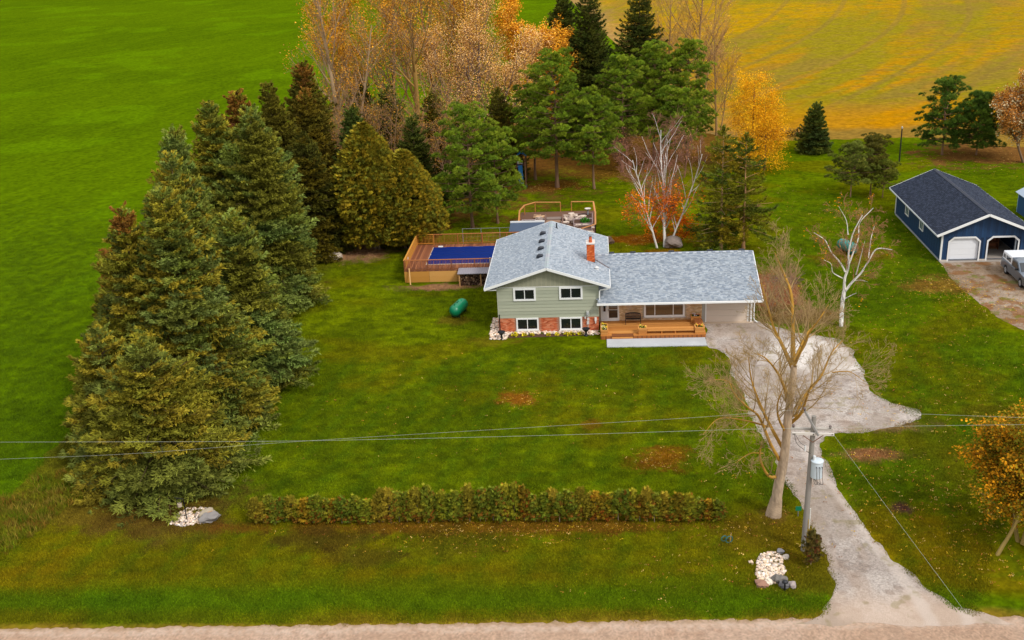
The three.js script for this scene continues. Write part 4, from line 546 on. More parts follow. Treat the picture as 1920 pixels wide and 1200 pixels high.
{ // corner of another blue shed at the right edge
  const a = G(1917, 414), t = thing('small_blue_shed', 'small blue shed with pale metal roof beyond the garage', 'shed', [a.x + 2.1, 0, a.z - 1.6]);
  mesh(t, 'wall', bg(-1.5, 1.5, 0, 2.1, -1.6, 1.6), M(36, 84, 130, 0.7)); for (const [x, z] of [[-1.53, 1.63], [1.45, 1.63], [-1.53, -1.6]]) mesh(t, 'corner_trim', bg(x, x + 0.08, 0, 2.1, z - 0.08, z), M(150, 190, 214, 0.6));
  const sh = new THREE.Shape([new THREE.Vector2(-1.5, 2.1), new THREE.Vector2(1.5, 2.1), new THREE.Vector2(0, 2.9)]); mesh(t, 'gable', new THREE.ExtrudeGeometry(sh, { depth: 3.16, bevelEnabled: false }).translate(0, 0, -1.58), M(40, 90, 136, 0.7));
  for (const s of [-1, 1]) mesh(t, 'roof', new THREE.BoxGeometry(2.05, 0.06, 3.7).rotateZ(-s * 0.49).translate(s * 0.88, 2.53, 0), M(168, 184, 200, 0.45));
  mesh(t, 'door', bg(-0.5, 0.5, 0.05, 1.95, 1.6, 1.64), M(220, 226, 230, 0.5));
}
{ // pickup with a canopy over its bed, nose towards +z
  const t = thing('pickup_truck', 'grey pickup truck with white canopy parked before the blue garage', 'pickup', [36.45, 0, -91.9]);
  const grey = new THREE.MeshPhysicalMaterial({ color: C(98, 108, 120), roughness: 0.35, metalness: 0.3, clearcoat: 0.7, side: THREE.DoubleSide }), blk = M(22, 22, 24, 0.8), wht = new THREE.MeshPhysicalMaterial({ color: C(240, 242, 246), roughness: 0.3, clearcoat: 0.6, side: THREE.DoubleSide });
  const side = (pts, w, arch, bev = 0.05) => { const s = new THREE.Shape(); pts.forEach((p, i) => (i ? s.lineTo(...p) : s.moveTo(...p))); return new THREE.ExtrudeGeometry(s, { depth: w - 2 * bev, bevelEnabled: true, bevelSize: bev, bevelThickness: bev, bevelSegments: 2 }).translate(0, 0, -w / 2 + bev).applyMatrix4(new THREE.Matrix4().makeBasis(V(0, 0, 1), V(0, 1, 0), V(-1, 0, 0))); };
  const wa = (x, r = 0.45) => { const o = []; for (let i = 0; i <= 10; i++) { const a = Math.PI * i / 10; o.push([x - r * Math.cos(a), 0.42 + r * Math.sin(a)]); } return o; };
  mesh(t, 'body', side([[0.06, 0.42], ...wa(1.15), ...wa(4.55), [5.45, 0.42], [5.55, 0.7], [5.45, 1.05], [4.1, 1.16], [0.06, 1.1]], 1.9), grey);
  mesh(t, 'cab', side([[2.15, 1.1], [2.25, 1.78], [3.35, 1.8], [4.1, 1.15]], 1.74, null, 0.08), grey); mesh(t, 'canopy', side([[0.02, 1.1], [0.2, 1.72], [2.12, 1.78], [2.12, 1.1]], 1.76, null, 0.09), wht);
  for (const s of [-1, 1]) { const q = (pts) => { const h = new THREE.Shape(pts.map((p) => new THREE.Vector2(...p))); return new THREE.ExtrudeGeometry(h, { depth: 0.02, bevelEnabled: false }).applyMatrix4(new THREE.Matrix4().makeBasis(V(0, 0, 1), V(0, 1, 0), V(-1, 0, 0))).translate(s * 0.885 + 0.01, 0, 0); }; mesh(t, 'canopy_window', q([[0.26, 1.3], [0.36, 1.62], [0.8, 1.64], [0.8, 1.3]]), glass); mesh(t, 'canopy_window', q([[0.98, 1.3], [0.98, 1.64], [1.95, 1.66], [1.95, 1.3]]), glass); mesh(t, 'cab_window', q([[2.35, 1.2], [2.42, 1.68], [3.25, 1.7], [3.8, 1.2]]), glass);
    for (const z of [1.15, 4.55]) { const w = mesh(t, 'wheel', new THREE.CylinderGeometry(0.38, 0.38, 0.26, 26).rotateZ(Math.PI / 2), blk, [s * 0.8, 0.38, z]); mesh(w, 'rim', new THREE.CylinderGeometry(0.24, 0.24, 0.02, 20).rotateZ(Math.PI / 2).translate(s * 0.135, 0, 0), M(176, 180, 186, 0.35, { metalness: 0.6 })); for (let i = 0; i < 5; i++) mesh(w, 'spoke', new THREE.BoxGeometry(0.03, 0.2, 0.05).translate(0, 0.12, 0).rotateX(i * 1.257).translate(s * 0.15, 0, 0), M(206, 210, 214, 0.3, { metalness: 0.6 })); }
    mesh(t, 'headlight', bg(s * 0.62 - 0.14, s * 0.62 + 0.14, 0.78, 0.96, 5.5, 5.6), M(230, 232, 236, 0.15)); mesh(t, 'tail_light', bg(s * 0.82 - 0.06, s * 0.82 + 0.06, 0.75, 1.05, -0.03, 0.03), M(160, 20, 20, 0.3)); mesh(t, 'mirror', bg(s * 1.02 - 0.1, s * 1.02 + 0.1, 1.2, 1.36, 3.6, 3.72), blk); mesh(t, 'door_handle', bg(s * 0.955 - 0.012, s * 0.955 + 0.012, 1.02, 1.06, 2.5, 2.65), blk); }
  mesh(t, 'windscreen', new THREE.BoxGeometry(1.5, 0.9, 0.02).rotateX(-0.86).translate(0, 1.5, 3.82), glass); mesh(t, 'rear_bumper', bg(-0.92, 0.92, 0.45, 0.66, -0.16, 0.0), M(170, 174, 180, 0.35)); mesh(t, 'front_bumper', bg(-0.93, 0.93, 0.4, 0.64, 5.52, 5.66), M(170, 174, 180, 0.35)); mesh(t, 'grille', bg(-0.45, 0.45, 0.7, 0.98, 5.52, 5.6), blk);
}
// ---------------------------------------------------------------- utility pole and wires
{
  const bp = G(1507, 1032), X = bp.x, Z = bp.z, t = thing('utility_pole', 'weathered wooden utility pole with crossarm and transformer beside the drive', 'utility pole', [X, 0, Z]);
  const greyW = M(142, 136, 128, 0.9), pale = M(212, 204, 194, 0.8), lean = (y) => y * 0.012;
  mesh(t, 'pole', bar(V(0, -0.1, 0), V(lean(8), 7.95, 0), 0.165, 16, 0.115), greyW);
  const top = V(0.08, 7.15, 0.16);
  for (const [dy, dz] of [[0, 0.17], [0.08, -0.2]]) mesh(t, 'crossarm', beam(V(-0.98, 7.08 + dy, dz), V(1.1, 6.98 + dy, dz), 0.1, 0.12), dz > 0 ? pale : M(186, 178, 168, 0.8));
  mesh(t, 'ridge_pin', merge([beam(V(0.32, 6.98, 0.26), V(-0.36, 8.22, -0.05), 0.1, 0.1)]), M(150, 146, 142, 0.8)); 
  for (const s of [-1, 1]) mesh(t, 'brace', beam(V(s * 0.5 + 0.06, 6.98, 0.23), V(0.08, 6.55, 0.16), 0.03, 0.04), M(120, 86, 66, 0.7));
  const ins = (x, y, z) => mesh(t, 'insulator', new THREE.LatheGeometry([[0, 0], [0.03, 0], [0.03, 0.05], [0.07, 0.07], [0.06, 0.11], [0.08, 0.13], [0.05, 0.2], [0, 0.21]].map((p) => new THREE.Vector2(...p)), 12), M(112, 96, 92, 0.3), [x, y, z]);
  ins(-0.38, 8.22, -0.05); ins(-0.85, 7.2, -0.2); ins(0.98, 7.1, -0.2); for (const x of [-0.93, -0.85, 0.08, 1.0]) mesh(t, 'bolt', new THREE.CylinderGeometry(0.03, 0.03, 0.04, 8).rotateX(Math.PI / 2), M(60, 56, 54, 0.5), [x, 7.04 - x * 0.03, 0.235]);
  const tr = mesh(t, 'transformer', new THREE.LatheGeometry([[0, 0], [0.27, 0], [0.29, 0.03], [0.29, 0.92], [0.32, 0.93], [0.32, 0.98], [0.2, 1.04], [0, 1.05]].map((p) => new THREE.Vector2(...p)), 24), M(206, 218, 226, 0.45), [0.36, 4.55, 0.18]); mesh(tr, 'bushing', new THREE.CylinderGeometry(0.07, 0.09, 0.26, 10).translate(-0.16, 1.12, 0.05), M(222, 228, 232, 0.4)); for (const x of [-0.08, 0.06, 0.2]) mesh(tr, 'terminal', new THREE.CylinderGeometry(0.025, 0.025, 0.1, 8).rotateX(Math.PI / 2).translate(x, 0.72, 0.3), M(40, 40, 44, 0.5));
  const tube = (pts, r) => new THREE.TubeGeometry(new THREE.CatmullRomCurve3(pts.map((p) => V(...p))), 20, r, 5);
  for (const x of [0.28, 0.42, 0.56]) mesh(t, 'lead_wire', tube([[x, 5.27, 0.5], [x + 0.02, 4.7, 0.56], [x + 0.08, 4.3, 0.5], [x + 0.0, 4.25, 0.42], [0.2, 4.5, 0.2]], 0.012), M(52, 50, 50, 0.6));
  mesh(t, 'lead_wire', tube([[-0.85, 7.0, 0.2], [-0.75, 6.6, 0.3], [-0.35, 6.2, 0.3], [0.0, 5.9, 0.15]], 0.014), M(70, 66, 64, 0.6)); mesh(t, 'lead_wire', tube([[-0.8, 7.0, 0.2], [-0.55, 6.6, 0.3], [-0.32, 6.45, 0.34]], 0.012), M(70, 66, 64, 0.6));
  mesh(t, 'cutout_fuse', new THREE.CylinderGeometry(0.05, 0.05, 0.3, 10).translate(-0.32, 6.3, 0.34), M(226, 226, 226, 0.4));
  mesh(t, 'ground_guard', bar(V(0.17, 0.02, 0.05), V(0.2, 2.6, 0.05), 0.035, 8), M(222, 220, 212, 0.5)); mesh(t, 'ground_guard', bar(V(0.1, 0.02, 0.14), V(0.12, 2.0, 0.14), 0.02, 6), M(196, 160, 90, 0.7));
  const wire = (name, pts, r, label) => { const g = new THREE.TubeGeometry(new THREE.CatmullRomCurve3(pts), 90, r, 5); tag(mesh(scene, name, g, M(190, 194, 180, 0.6)), label, 'wire', 'wires strung from the pole'); };
  const z2 = (q) => V(q.x, q.y, q.z), at = (l) => l.map(([a, b]) => GZ(a, b, Z - 0.05));
  const L = at([[1515, 768], [1300, 783], [1000, 801], [540, 829], [240, 851], [0, 861]]), Rr = at([[1515, 768], [1600, 771], [1720, 776], [1920, 783]]), ext = (l) => { const a = l[l.length - 2], b = l[l.length - 1]; return b.clone().addScaledVector(b.clone().sub(a), 2); };
  wire('power_line', [...L, ext(L)].reverse().concat([...Rr.slice(1), ext(Rr)]), 0.0045, 'thin upper power wire running over the ridge pin of the pole');
  const L2 = at([[1496, 803], [1430, 804], [1000, 817], [700, 824], [540, 827], [0, 829]]), R2 = at([[1496, 803], [1700, 799], [1920, 796]]);
  wire('power_line', [...L2, ext(L2)].reverse().concat([...R2.slice(1), ext(R2)]), 0.0055, 'lower power wire carried on the crossarm insulator');
  const gp = G(1805, 1142); wire('guy_wire', [V(X + 1.1, 6.95, Z + 0.2), V(lerp(X + 1.1, gp.x, 0.5), 3.45, lerp(Z, gp.z, 0.5)), V(gp.x, 0.02, gp.z)], 0.005, 'slanting guy wire from the crossarm end to the roadside grass');
}
// ---------------------------------------------------------------- small things in the yard
{
  reseed(91);
  const a = G(1686, 303), lp = thing('lamp_post', 'tall thin black post standing alone on the back lawn', 'post', [a.x, 0, a.z]); mesh(lp, 'pole', new THREE.CylinderGeometry(0.07, 0.09, 4.1, 10).translate(0, 2.05, 0), M(30, 28, 28, 0.6)); mesh(lp, 'cap', merge([new THREE.CylinderGeometry(0.12, 0.09, 0.16, 10).translate(0, 4.15, 0), new THREE.SphereGeometry(0.1, 10, 6).translate(0, 4.26, 0)]), M(200, 190, 176, 0.5));
  const w = G(628, 484), wc = thing('well_cover', 'round pale concrete well cover beside the cedars', 'well cover', [w.x, 0, w.z]); mesh(wc, 'ring', new THREE.CylinderGeometry(0.75, 0.8, 0.35, 26).translate(0, 0.17, 0), M(196, 178, 158, 0.9)); mesh(wc, 'lid', new THREE.CylinderGeometry(0.62, 0.66, 0.1, 26).translate(0, 0.4, 0), M(212, 196, 176, 0.9)); mesh(wc, 'handle', bg(-0.15, 0.15, 0.45, 0.5, -0.02, 0.02), M(90, 80, 72, 0.7));
  const rock = (px, py, r, sy, col, name, label, det = 2) => { const g = G(px, py); const m = mesh(scene, name, stone(r, sy, det, 0.35).rotateY(R() * 6), M(...col, 0.9, {}), [g.x, r * sy * 0.55, g.z]); tag(m, label, 'boulder'); return m; };
  rock(1262, 463, 0.85, 0.85, [150, 134, 124], 'boulder', 'large grey boulder beside the birch clump behind the house', 3);
  rock(1142, 455, 0.5, 0.7, [110, 84, 66], 'stump', 'brown tree stump at the rear corner of the house').userData.category = 'stump';
  const heapStone = [...paleStone, L3(176, 156, 138), L3(160, 146, 136), L3(214, 190, 160)];
  // front rock garden by the drive
  const p = (l) => l.map(([x, y]) => P(x, y));
  stoneBed('stone_pile', 'heap of pale rounded stones beside the drive entrance', p([[1424, 1042], [1445, 1036], [1464, 1040], [1468, 1062], [1474, 1072], [1455, 1096], [1430, 1090], [1420, 1094], [1418, 1062]]), 0.075, heapStone, 190);
  rock(1462, 1091, 0.36, 0.75, [118, 112, 106], 'boulder', 'angular dark grey boulder at the foot of the pale stone heap'); rock(1470, 1100, 0.26, 0.75, [104, 102, 104], 'boulder', 'dark rounded boulder beneath the black solar lamp'); rock(1428, 1099, 0.28, 0.6, [158, 118, 98], 'boulder', 'reddish boulder at the grass edge of the stone heap'); rock(1485, 1100, 0.2, 1.0, [166, 152, 146], 'boulder', 'small pointed pale grey boulder right of the dark boulders'); rock(1463, 1036, 0.2, 0.6, [150, 146, 146], 'boulder', 'flat grey stone above the pale stone heap'); rock(1473, 1046, 0.17, 0.6, [190, 178, 164], 'boulder', 'small beige stone apart from the heap toward the pole'); rock(1408, 1056, 0.15, 0.7, [232, 206, 176], 'boulder', 'cream stone lying apart on the lawn side of the heap'); rock(1441, 1093, 0.19, 0.7, [240, 226, 204], 'boulder', 'large white stone at the lower rim of the heap'); 
  const s = G(1471, 1108), sl = thing('solar_lamp', 'small black garden lamp stake among the dark boulders', 'lamp', [s.x, 0, s.z]); mesh(sl, 'stake', new THREE.CylinderGeometry(0.04, 0.05, 0.5, 8).translate(0, 0.25, 0), M(24, 24, 26, 0.5)); mesh(sl, 'hood', new THREE.LatheGeometry([[0, 0.66], [0.1, 0.62], [0.16, 0.52], [0.1, 0.5], [0, 0.5]].map((q) => new THREE.Vector2(...q)), 12), M(30, 32, 38, 0.5));
  // rock garden under the first spruce, with a hanging sign
  stoneBed('stone_bed', 'pale stones under the front spruce around a black sign post', p([[318, 984], [328, 968], [350, 954], [375, 952], [392, 956], [380, 982], [340, 988]]), 0.07, heapStone, 190);
  { const g = G(392, 974), t = thing('rock_slab', 'layered grey and rust coloured rock at the end of the stone bed', 'boulder', [g.x, 0, g.z]); mesh(t, 'slab', stone(0.52, 0.55, 2, 0.35).scale(1.15, 1, 0.75).rotateY(0.5).translate(0.1, 0.18, 0.15), M(136, 130, 126, 0.95)); mesh(t, 'slab', stone(0.46, 0.6, 2, 0.3).scale(1.05, 1, 0.6).rotateY(0.7).translate(-0.18, 0.24, -0.22), M(164, 150, 128, 0.9)); mesh(t, 'rust_vein', stone(0.34, 0.4, 1, 0.3).scale(1.2, 1, 0.35).rotateY(0.75).translate(0.02, 0.36, -0.02), M(208, 136, 66, 0.9)); }
  { const g = G(351, 976), t = thing('hanging_sign', 'black metal post holding a small lantern over the pale stones', 'sign', [g.x, 0, g.z]), k = M(22, 20, 20, 0.5); mesh(t, 'post', new THREE.CylinderGeometry(0.03, 0.035, 1.5, 8).translate(0, 0.75, 0), k); mesh(t, 'arm', bar(V(0, 1.45, 0), V(-0.55, 1.5, -0.1), 0.025), k); mesh(t, 'scroll', new THREE.TorusGeometry(0.16, 0.018, 6, 16).translate(-0.3, 1.3, -0.06), k); mesh(t, 'lantern', merge([new THREE.CylinderGeometry(0.13, 0.13, 0.2, 12).translate(-0.3, 1.02, -0.06)]), M(190, 172, 150, 0.5)); mesh(t, 'brace', bar(V(0, 0.75, 0), V(0.14, 0.95, 0), 0.02), k); }
  { const g = G(1503, 968), t = thing('green_marker', 'small green marker sign at the edge of the drive', 'sign', [g.x - 0.2, 0, g.z]); mesh(t, 'stake', bg(-0.02, 0.02, 0, 0.6, -0.02, 0.02), M(120, 120, 116, 0.6)); mesh(t, 'plate', bg(-0.16, 0.16, 0.38, 0.66, 0.021, 0.035), M(10, 120, 84, 0.5)); }
  { const g = G(1367, 1018), t = thing('lawn_sprinkler', 'small teal wheeled sprinkler on the front lawn', 'sprinkler', [g.x, 0, g.z]), m = M(52, 104, 96, 0.5); mesh(t, 'wheel', new THREE.TorusGeometry(0.2, 0.03, 8, 18).rotateY(0.4).translate(0, 0.22, 0), m); mesh(t, 'wheel', new THREE.TorusGeometry(0.16, 0.03, 8, 18).rotateY(0.4).translate(-0.25, 0.18, -0.15), m); mesh(t, 'stem', bar(V(0.05, 0.1, 0), V(0.1, 0.62, -0.03), 0.02), M(190, 150, 100, 0.6)); mesh(t, 'axle', bar(V(0, 0.22, 0), V(-0.25, 0.18, -0.15), 0.03), M(40, 50, 48, 0.5)); }
  { const g = G(983, 350), t = thing('play_slide', 'blue slide with a wooden climbing frame under the pines', 'slide', [g.x, 0, g.z]), bl = M(30, 120, 176, 0.4), wd = M(120, 84, 58, 0.85); mesh(t, 'chute', merge([beam(V(-0.35, 0.3, -0.2), V(-0.55, 2.1, -2.2), 0.55, 0.05), beam(V(-0.1, 0.4, -0.2), V(-0.3, 2.2, -2.2), 0.04, 0.22), beam(V(-0.6, 0.4, -0.2), V(-0.8, 2.2, -2.2), 0.04, 0.22)]), bl); for (const [x, z] of [[-0.95, -2.3], [0.15, -2.3], [-0.95, -3.4], [0.15, -3.4]]) mesh(t, 'post', bg(x - 0.06, x + 0.06, 0, 3.2, z - 0.06, z + 0.06), wd); mesh(t, 'platform', bg(-1.0, 0.2, 2.05, 2.15, -3.45, -2.25), wd); mesh(t, 'swing_beam', beam(V(0.15, 3.15, -2.4), V(0.2, 3.15, 0.1), 0.12, 0.14), wd); mesh(t, 'swing_leg', beam(V(0.25, 0, 0.25), V(0.2, 3.2, 0), 0.1, 0.1), M(150, 112, 76, 0.8)); for (const s of [-1, 1]) mesh(t, 'canopy', new THREE.BoxGeometry(0.8, 0.04, 1.3).rotateZ(-s * 0.6).translate(-0.4 + s * 0.33, 3.4, -2.85), M(36, 130, 190, 0.6)); mesh(t, 'sign_panel', bg(-0.85, -0.25, 2.3, 2.7, -2.22, -2.18), M(226, 222, 206, 0.6)); const b = mesh(scene, 'play_ball', new THREE.SphereGeometry(0.24, 16, 10), M(26, 26, 34, 0.5), [g.x + 0.25, 0.24, g.z + 0.9]); tag(b, 'dark ball lying beside the play slide', 'ball'); }
}
// ---------------------------------------------------------------- foliage pieces
const mtx = new THREE.Matrix4();
function place(pos, dir, up, sx, sy = sx, sz = sx) { // +x of the piece along dir
  const x = dir.clone().normalize(), z = x.clone().cross(up); if (z.lengthSq() < 1e-6) z.set(0, 0, 1); z.normalize(); const y = z.clone().cross(x);
  return new THREE.Matrix4().makeBasis(x.multiplyScalar(sx), y.multiplyScalar(sy), z.multiplyScalar(sz)).setPosition(pos);
}
function scatter(parent, name, geo, mat, list) { // list of [Matrix4, colour]; one InstancedMesh of uncountable pieces
  if (!list.length) return; const m = new THREE.InstancedMesh(geo, mat, list.length); m.name = name; list.forEach(([a, c], i) => { m.setMatrixAt(i, a); m.setColorAt(i, c); }); m.instanceMatrix.needsUpdate = true; parent.add(m); m.userData.kind = 'stuff'; return m;
}
class Quads { constructor() { this.p = []; this.c = []; }
  leaf(a, d, side, len, w, c) { // a narrow pointed leaf from a along d
    const m = a.clone().addScaledVector(d, len * 0.45), t = a.clone().addScaledVector(d, len), l = m.clone().addScaledVector(side, w / 2), r = m.clone().addScaledVector(side, -w / 2);
    for (const q of [a, l, t, a, t, r]) { this.p.push(q.x, q.y, q.z); this.c.push(c, c, c); } }
  geo() { return rawGeo(this.p, this.c); } }
// a bough of a spruce: stem along +x with side twigs, each a round tuft of needle sprays
function boughGeo(len, sd, droop = 0.12, width = 0.62, fine = 1) {
  reseed(sd); const q = new Quads(), n = Math.round(len / 0.17 * fine);
  for (let i = 0; i < n; i++) { const t = (i + 0.5) / n, s = len * t, y = -droop * len * Math.sin(t * 2.2) + 0.14 * len * t * t, L = Math.min(width, 0.14 + (len - s) * 0.6) * rr(0.6, 1.25);
    for (const sg of [-1, 1]) { const d = V(0.7 + rr(-0.2, 0.25), rr(-0.25, 0.25), sg * rr(0.5, 0.95)).normalize(), o = V(s, y + rr(-0.04, 0.04), 0), c = rr(0.6, 1.15);
      for (let k = 0; k < 12; k++) { const b = o.clone().addScaledVector(d, L * (0.1 + 0.075 * k)), e = d.clone().add(V(rr(-0.6, 0.6), rr(-0.45, 0.85), rr(-0.6, 0.6))).normalize(); q.leaf(b, e, V(rr(-1, 1), rr(-1, 1), rr(-1, 1)).cross(e).normalize(), 0.2 * rr(0.7, 1.4) * (0.7 + 0.5 * width), 0.062, c * rr(0.8, 1.2)); } } }
  const end = V(len * 0.9, -droop * len * Math.sin(2) + 0.11 * len, 0); for (let k = 0; k < 9; k++) { const d = V(1, rr(-0.3, 0.9), rr(-0.8, 0.8)).normalize(); q.leaf(end, d, V(rr(-1, 1), rr(-1, 1), rr(-1, 1)).cross(d).normalize(), 0.26, 0.09, rr(0.9, 1.35)); }
  return q.geo();
}
const bough = [boughGeo(0.7, 1, 0.06, 0.34), boughGeo(1.3, 2, 0.1, 0.5), boughGeo(2.0, 3, 0.12, 0.6), boughGeo(2.0, 4, 0.14, 0.66)];
const droopBough = [boughGeo(0.8, 5, 0.2, 0.36), boughGeo(1.5, 6, 0.3, 0.5), boughGeo(2.1, 7, 0.34, 0.5)];
// a pad of pine tufts
function padGeo(sd, n, rx, ry, len, nn = 15) { reseed(sd); const q = new Quads(); for (let i = 0; i < n; i++) { const a = R() * 6.283, u = Math.sqrt(R()), o = V(Math.cos(a) * u * rx, (1 - u * u) * ry * rr(0.3, 1), Math.sin(a) * u * rx), ax = V(Math.cos(a) * u * 0.9, 0.75, Math.sin(a) * u * 0.9).normalize(), c0 = rr(0.7, 1.15); for (let k = 0; k < nn; k++) { const d = ax.clone().add(V(rr(-1, 1), rr(-0.8, 0.9), rr(-1, 1)).multiplyScalar(0.75)).normalize(); q.leaf(o, d, V(rr(-1, 1), rr(-1, 1), rr(-1, 1)).cross(d).normalize(), len * rr(0.7, 1.2), 0.024, c0 * rr(0.8, 1.2)); } } return q.geo(); }
const pad = [padGeo(11, 20, 0.46, 0.42, 0.3, 24), padGeo(12, 20, 0.52, 0.36, 0.3, 24), padGeo(13, 18, 0.42, 0.5, 0.3, 24)];
// a fan clump of cedar
function fanGeo(sd, n = 10, s = 1) { reseed(sd); const q = new Quads(); for (let i = 0; i < n; i++) { const o = V(rr(-0.22, 0.22), rr(-0.25, 0.2), rr(-0.25, 0.25)), ax = V(rr(0.2, 1), rr(0.2, 1.1), rr(-0.7, 0.7)).normalize(), pl = V(rr(-1, 1), rr(-1, 1), rr(-1, 1)).cross(ax).normalize(), c = rr(0.65, 1.2); for (let k = -3; k <= 3; k++) { const d = ax.clone().applyAxisAngle(pl, k * 0.26); q.leaf(o, d, d.clone().cross(pl).normalize().applyAxisAngle(d, rr(-0.4, 0.4)), 0.3 * s * (1 - 0.09 * Math.abs(k)) * rr(0.8, 1.2), 0.055 * s, c * rr(0.85, 1.15)); } } return q.geo(); }
const fan = [fanGeo(21), fanGeo(22), fanGeo(23)];
// a loose handful of broad leaves
function leavesGeo(sd, n, spread, size) { reseed(sd); const q = new Quads(); for (let i = 0; i < n; i++) { const o = V(rr(-1, 1), rr(-0.8, 0.8), rr(-1, 1)).multiplyScalar(spread), d = V(rr(-1, 1), rr(-0.9, 0.5), rr(-1, 1)).normalize(); q.leaf(o, d, V(rr(-1, 1), rr(-1, 1), rr(-1, 1)).cross(d).normalize(), size * rr(0.7, 1.3), size * 0.75, rr(0.75, 1.2)); } return q.geo(); }
const leafy = [leavesGeo(31, 12, 0.34, 0.15), leavesGeo(32, 12, 0.38, 0.16)], sparseLeaf = [leavesGeo(33, 5, 0.5, 0.13), leavesGeo(34, 5, 0.55, 0.14)];
const needleMat = vcMat(0.85), leafMat = new THREE.MeshPhysicalMaterial({ color: 0xffffff, vertexColors: true, roughness: 1, specularIntensity: 0.2, side: THREE.DoubleSide });
const col = new THREE.Color(), tint = (tones, k0 = 0.75, k1 = 1.2) => { const t = pick(tones), k = rr(k0, k1) * 1.12; return new THREE.Color(t[0] * k, t[1] * k, t[2] * k); };
// ---------------------------------------------------------------- branch meshes
class Wood { constructor() { this.p = []; this.i = []; this.c = []; }
  limb(pts, rad) { const n = pts.length, S = rad[0] > 0.2 ? 26 : rad[0] > 0.07 ? 9 : rad[0] > 0.02 ? 5 : 3; let base = this.p.length / 3, u = V(1, 0, 0.3).normalize();
    for (let k = 0; k < n; k++) { const d = (k + 1 < n ? pts[k + 1] : pts[k]).clone().sub(k ? pts[k - 1] : pts[k]).normalize(); const a = u.clone().addScaledVector(d, -u.dot(d)); if (a.lengthSq() < 1e-4) a.set(0, 0, 1).addScaledVector(d, -d.z); a.normalize(); u = a; const b = d.clone().cross(a); for (let s = 0; s < S; s++) { const t = s / S * 6.283, bk = rad[k] > 0.1 ? rad[k] * (1 + 0.22 * (vn(t * 3.2 + pts[k].y * 0.4, pts[k].y * 1.3) - 0.5)) : rad[k], x = Math.cos(t) * bk, y = Math.sin(t) * bk; this.p.push(pts[k].x + a.x * x + b.x * y, pts[k].y + a.y * x + b.y * y, pts[k].z + a.z * x + b.z * y); const m = this.p.length, q = (0.5 + 0.6 * vn3(this.p[m - 3] * 6, this.p[m - 2] * 2.2, this.p[m - 1] * 6) + 0.4 * R()) * (R() < (Wood.dark ?? 0) ? 0.35 : 1); this.c.push(q, q, q); } }
    for (let k = 0; k + 1 < n; k++) for (let s = 0; s < S; s++) { const e = base + k * S + s, f = base + k * S + (s + 1) % S; this.i.push(e, e + S, f, f, e + S, f + S); } }
  geo() { return rawGeo(this.p, this.c, this.i); } }
// grows a limb from o along d; par: per level settings
function grow(w, tips, o, d, len, r, lv, par) {
  const n = lv === 0 ? 9 : lv === 1 ? 6 : 4, pts = [o.clone()], rad = [r], p = o.clone(), dir = d.clone(), P_ = par[lv];
  for (let k = 1; k <= n; k++) { dir.add(V(rr(-1, 1), rr(-1, 1), rr(-1, 1)).multiplyScalar(P_.wob)).add(V(0, P_.up, 0)).normalize(); p.addScaledVector(dir, len / n); pts.push(p.clone()); rad.push(Math.max(par.min ?? 0.009, r * (1 - (1 - P_.tip) * k / n))); }
  (lv <= (par.split ?? 0) ? w.main : w.fine).limb(pts, rad);
  if (!par[lv + 1]) { tips.push(p.clone(), pts[Math.floor(n / 2)].clone()); return; }
  const m = Math.round(P_.kids * rr(0.8, 1.2));
  for (let k = 0; k < m; k++) { const t = lerp(P_.from, 0.98, (k + R() * 0.9) / m), f = t * n, a = Math.min(n - 1, Math.floor(f)), q = pts[a].clone().lerp(pts[a + 1], f - a), ax = pts[a + 1].clone().sub(pts[a]).normalize(), side = V(rr(-1, 1), rr(-1, 1), rr(-1, 1)).cross(ax).normalize(); const dd = ax.clone().multiplyScalar(Math.cos(P_.ang)).addScaledVector(side, Math.sin(P_.ang) * rr(0.8, 1.15)).normalize(); grow(w, tips, q, dd, len * P_.ratio * rr(0.65, 1.2) * (1.15 - 0.6 * t), Math.max((par.min ?? 0.009) * 1.2, rad[a] * P_.thin), lv + 1, par); }
}
const twoWoods = () => ({ main: new Wood(), fine: new Wood() });
function trunkGeo(h, r, wob = 0.1, top = 0.15) { const w = new Wood(), pts = [], rad = []; for (let k = 0; k <= 10; k++) { const t = k / 10; pts.push(V(wob * (fbm(t * 3 + h, 2, 2) - 0.5) * 2 * t, -0.1 + (h + 0.1) * t, wob * (fbm(t * 3 + 9, h, 2) - 0.5) * 2 * t)); rad.push(r * (k === 0 ? 1.35 : 1) * lerp(1, top, t)); } w.limb(pts, rad); return w.geo(); }
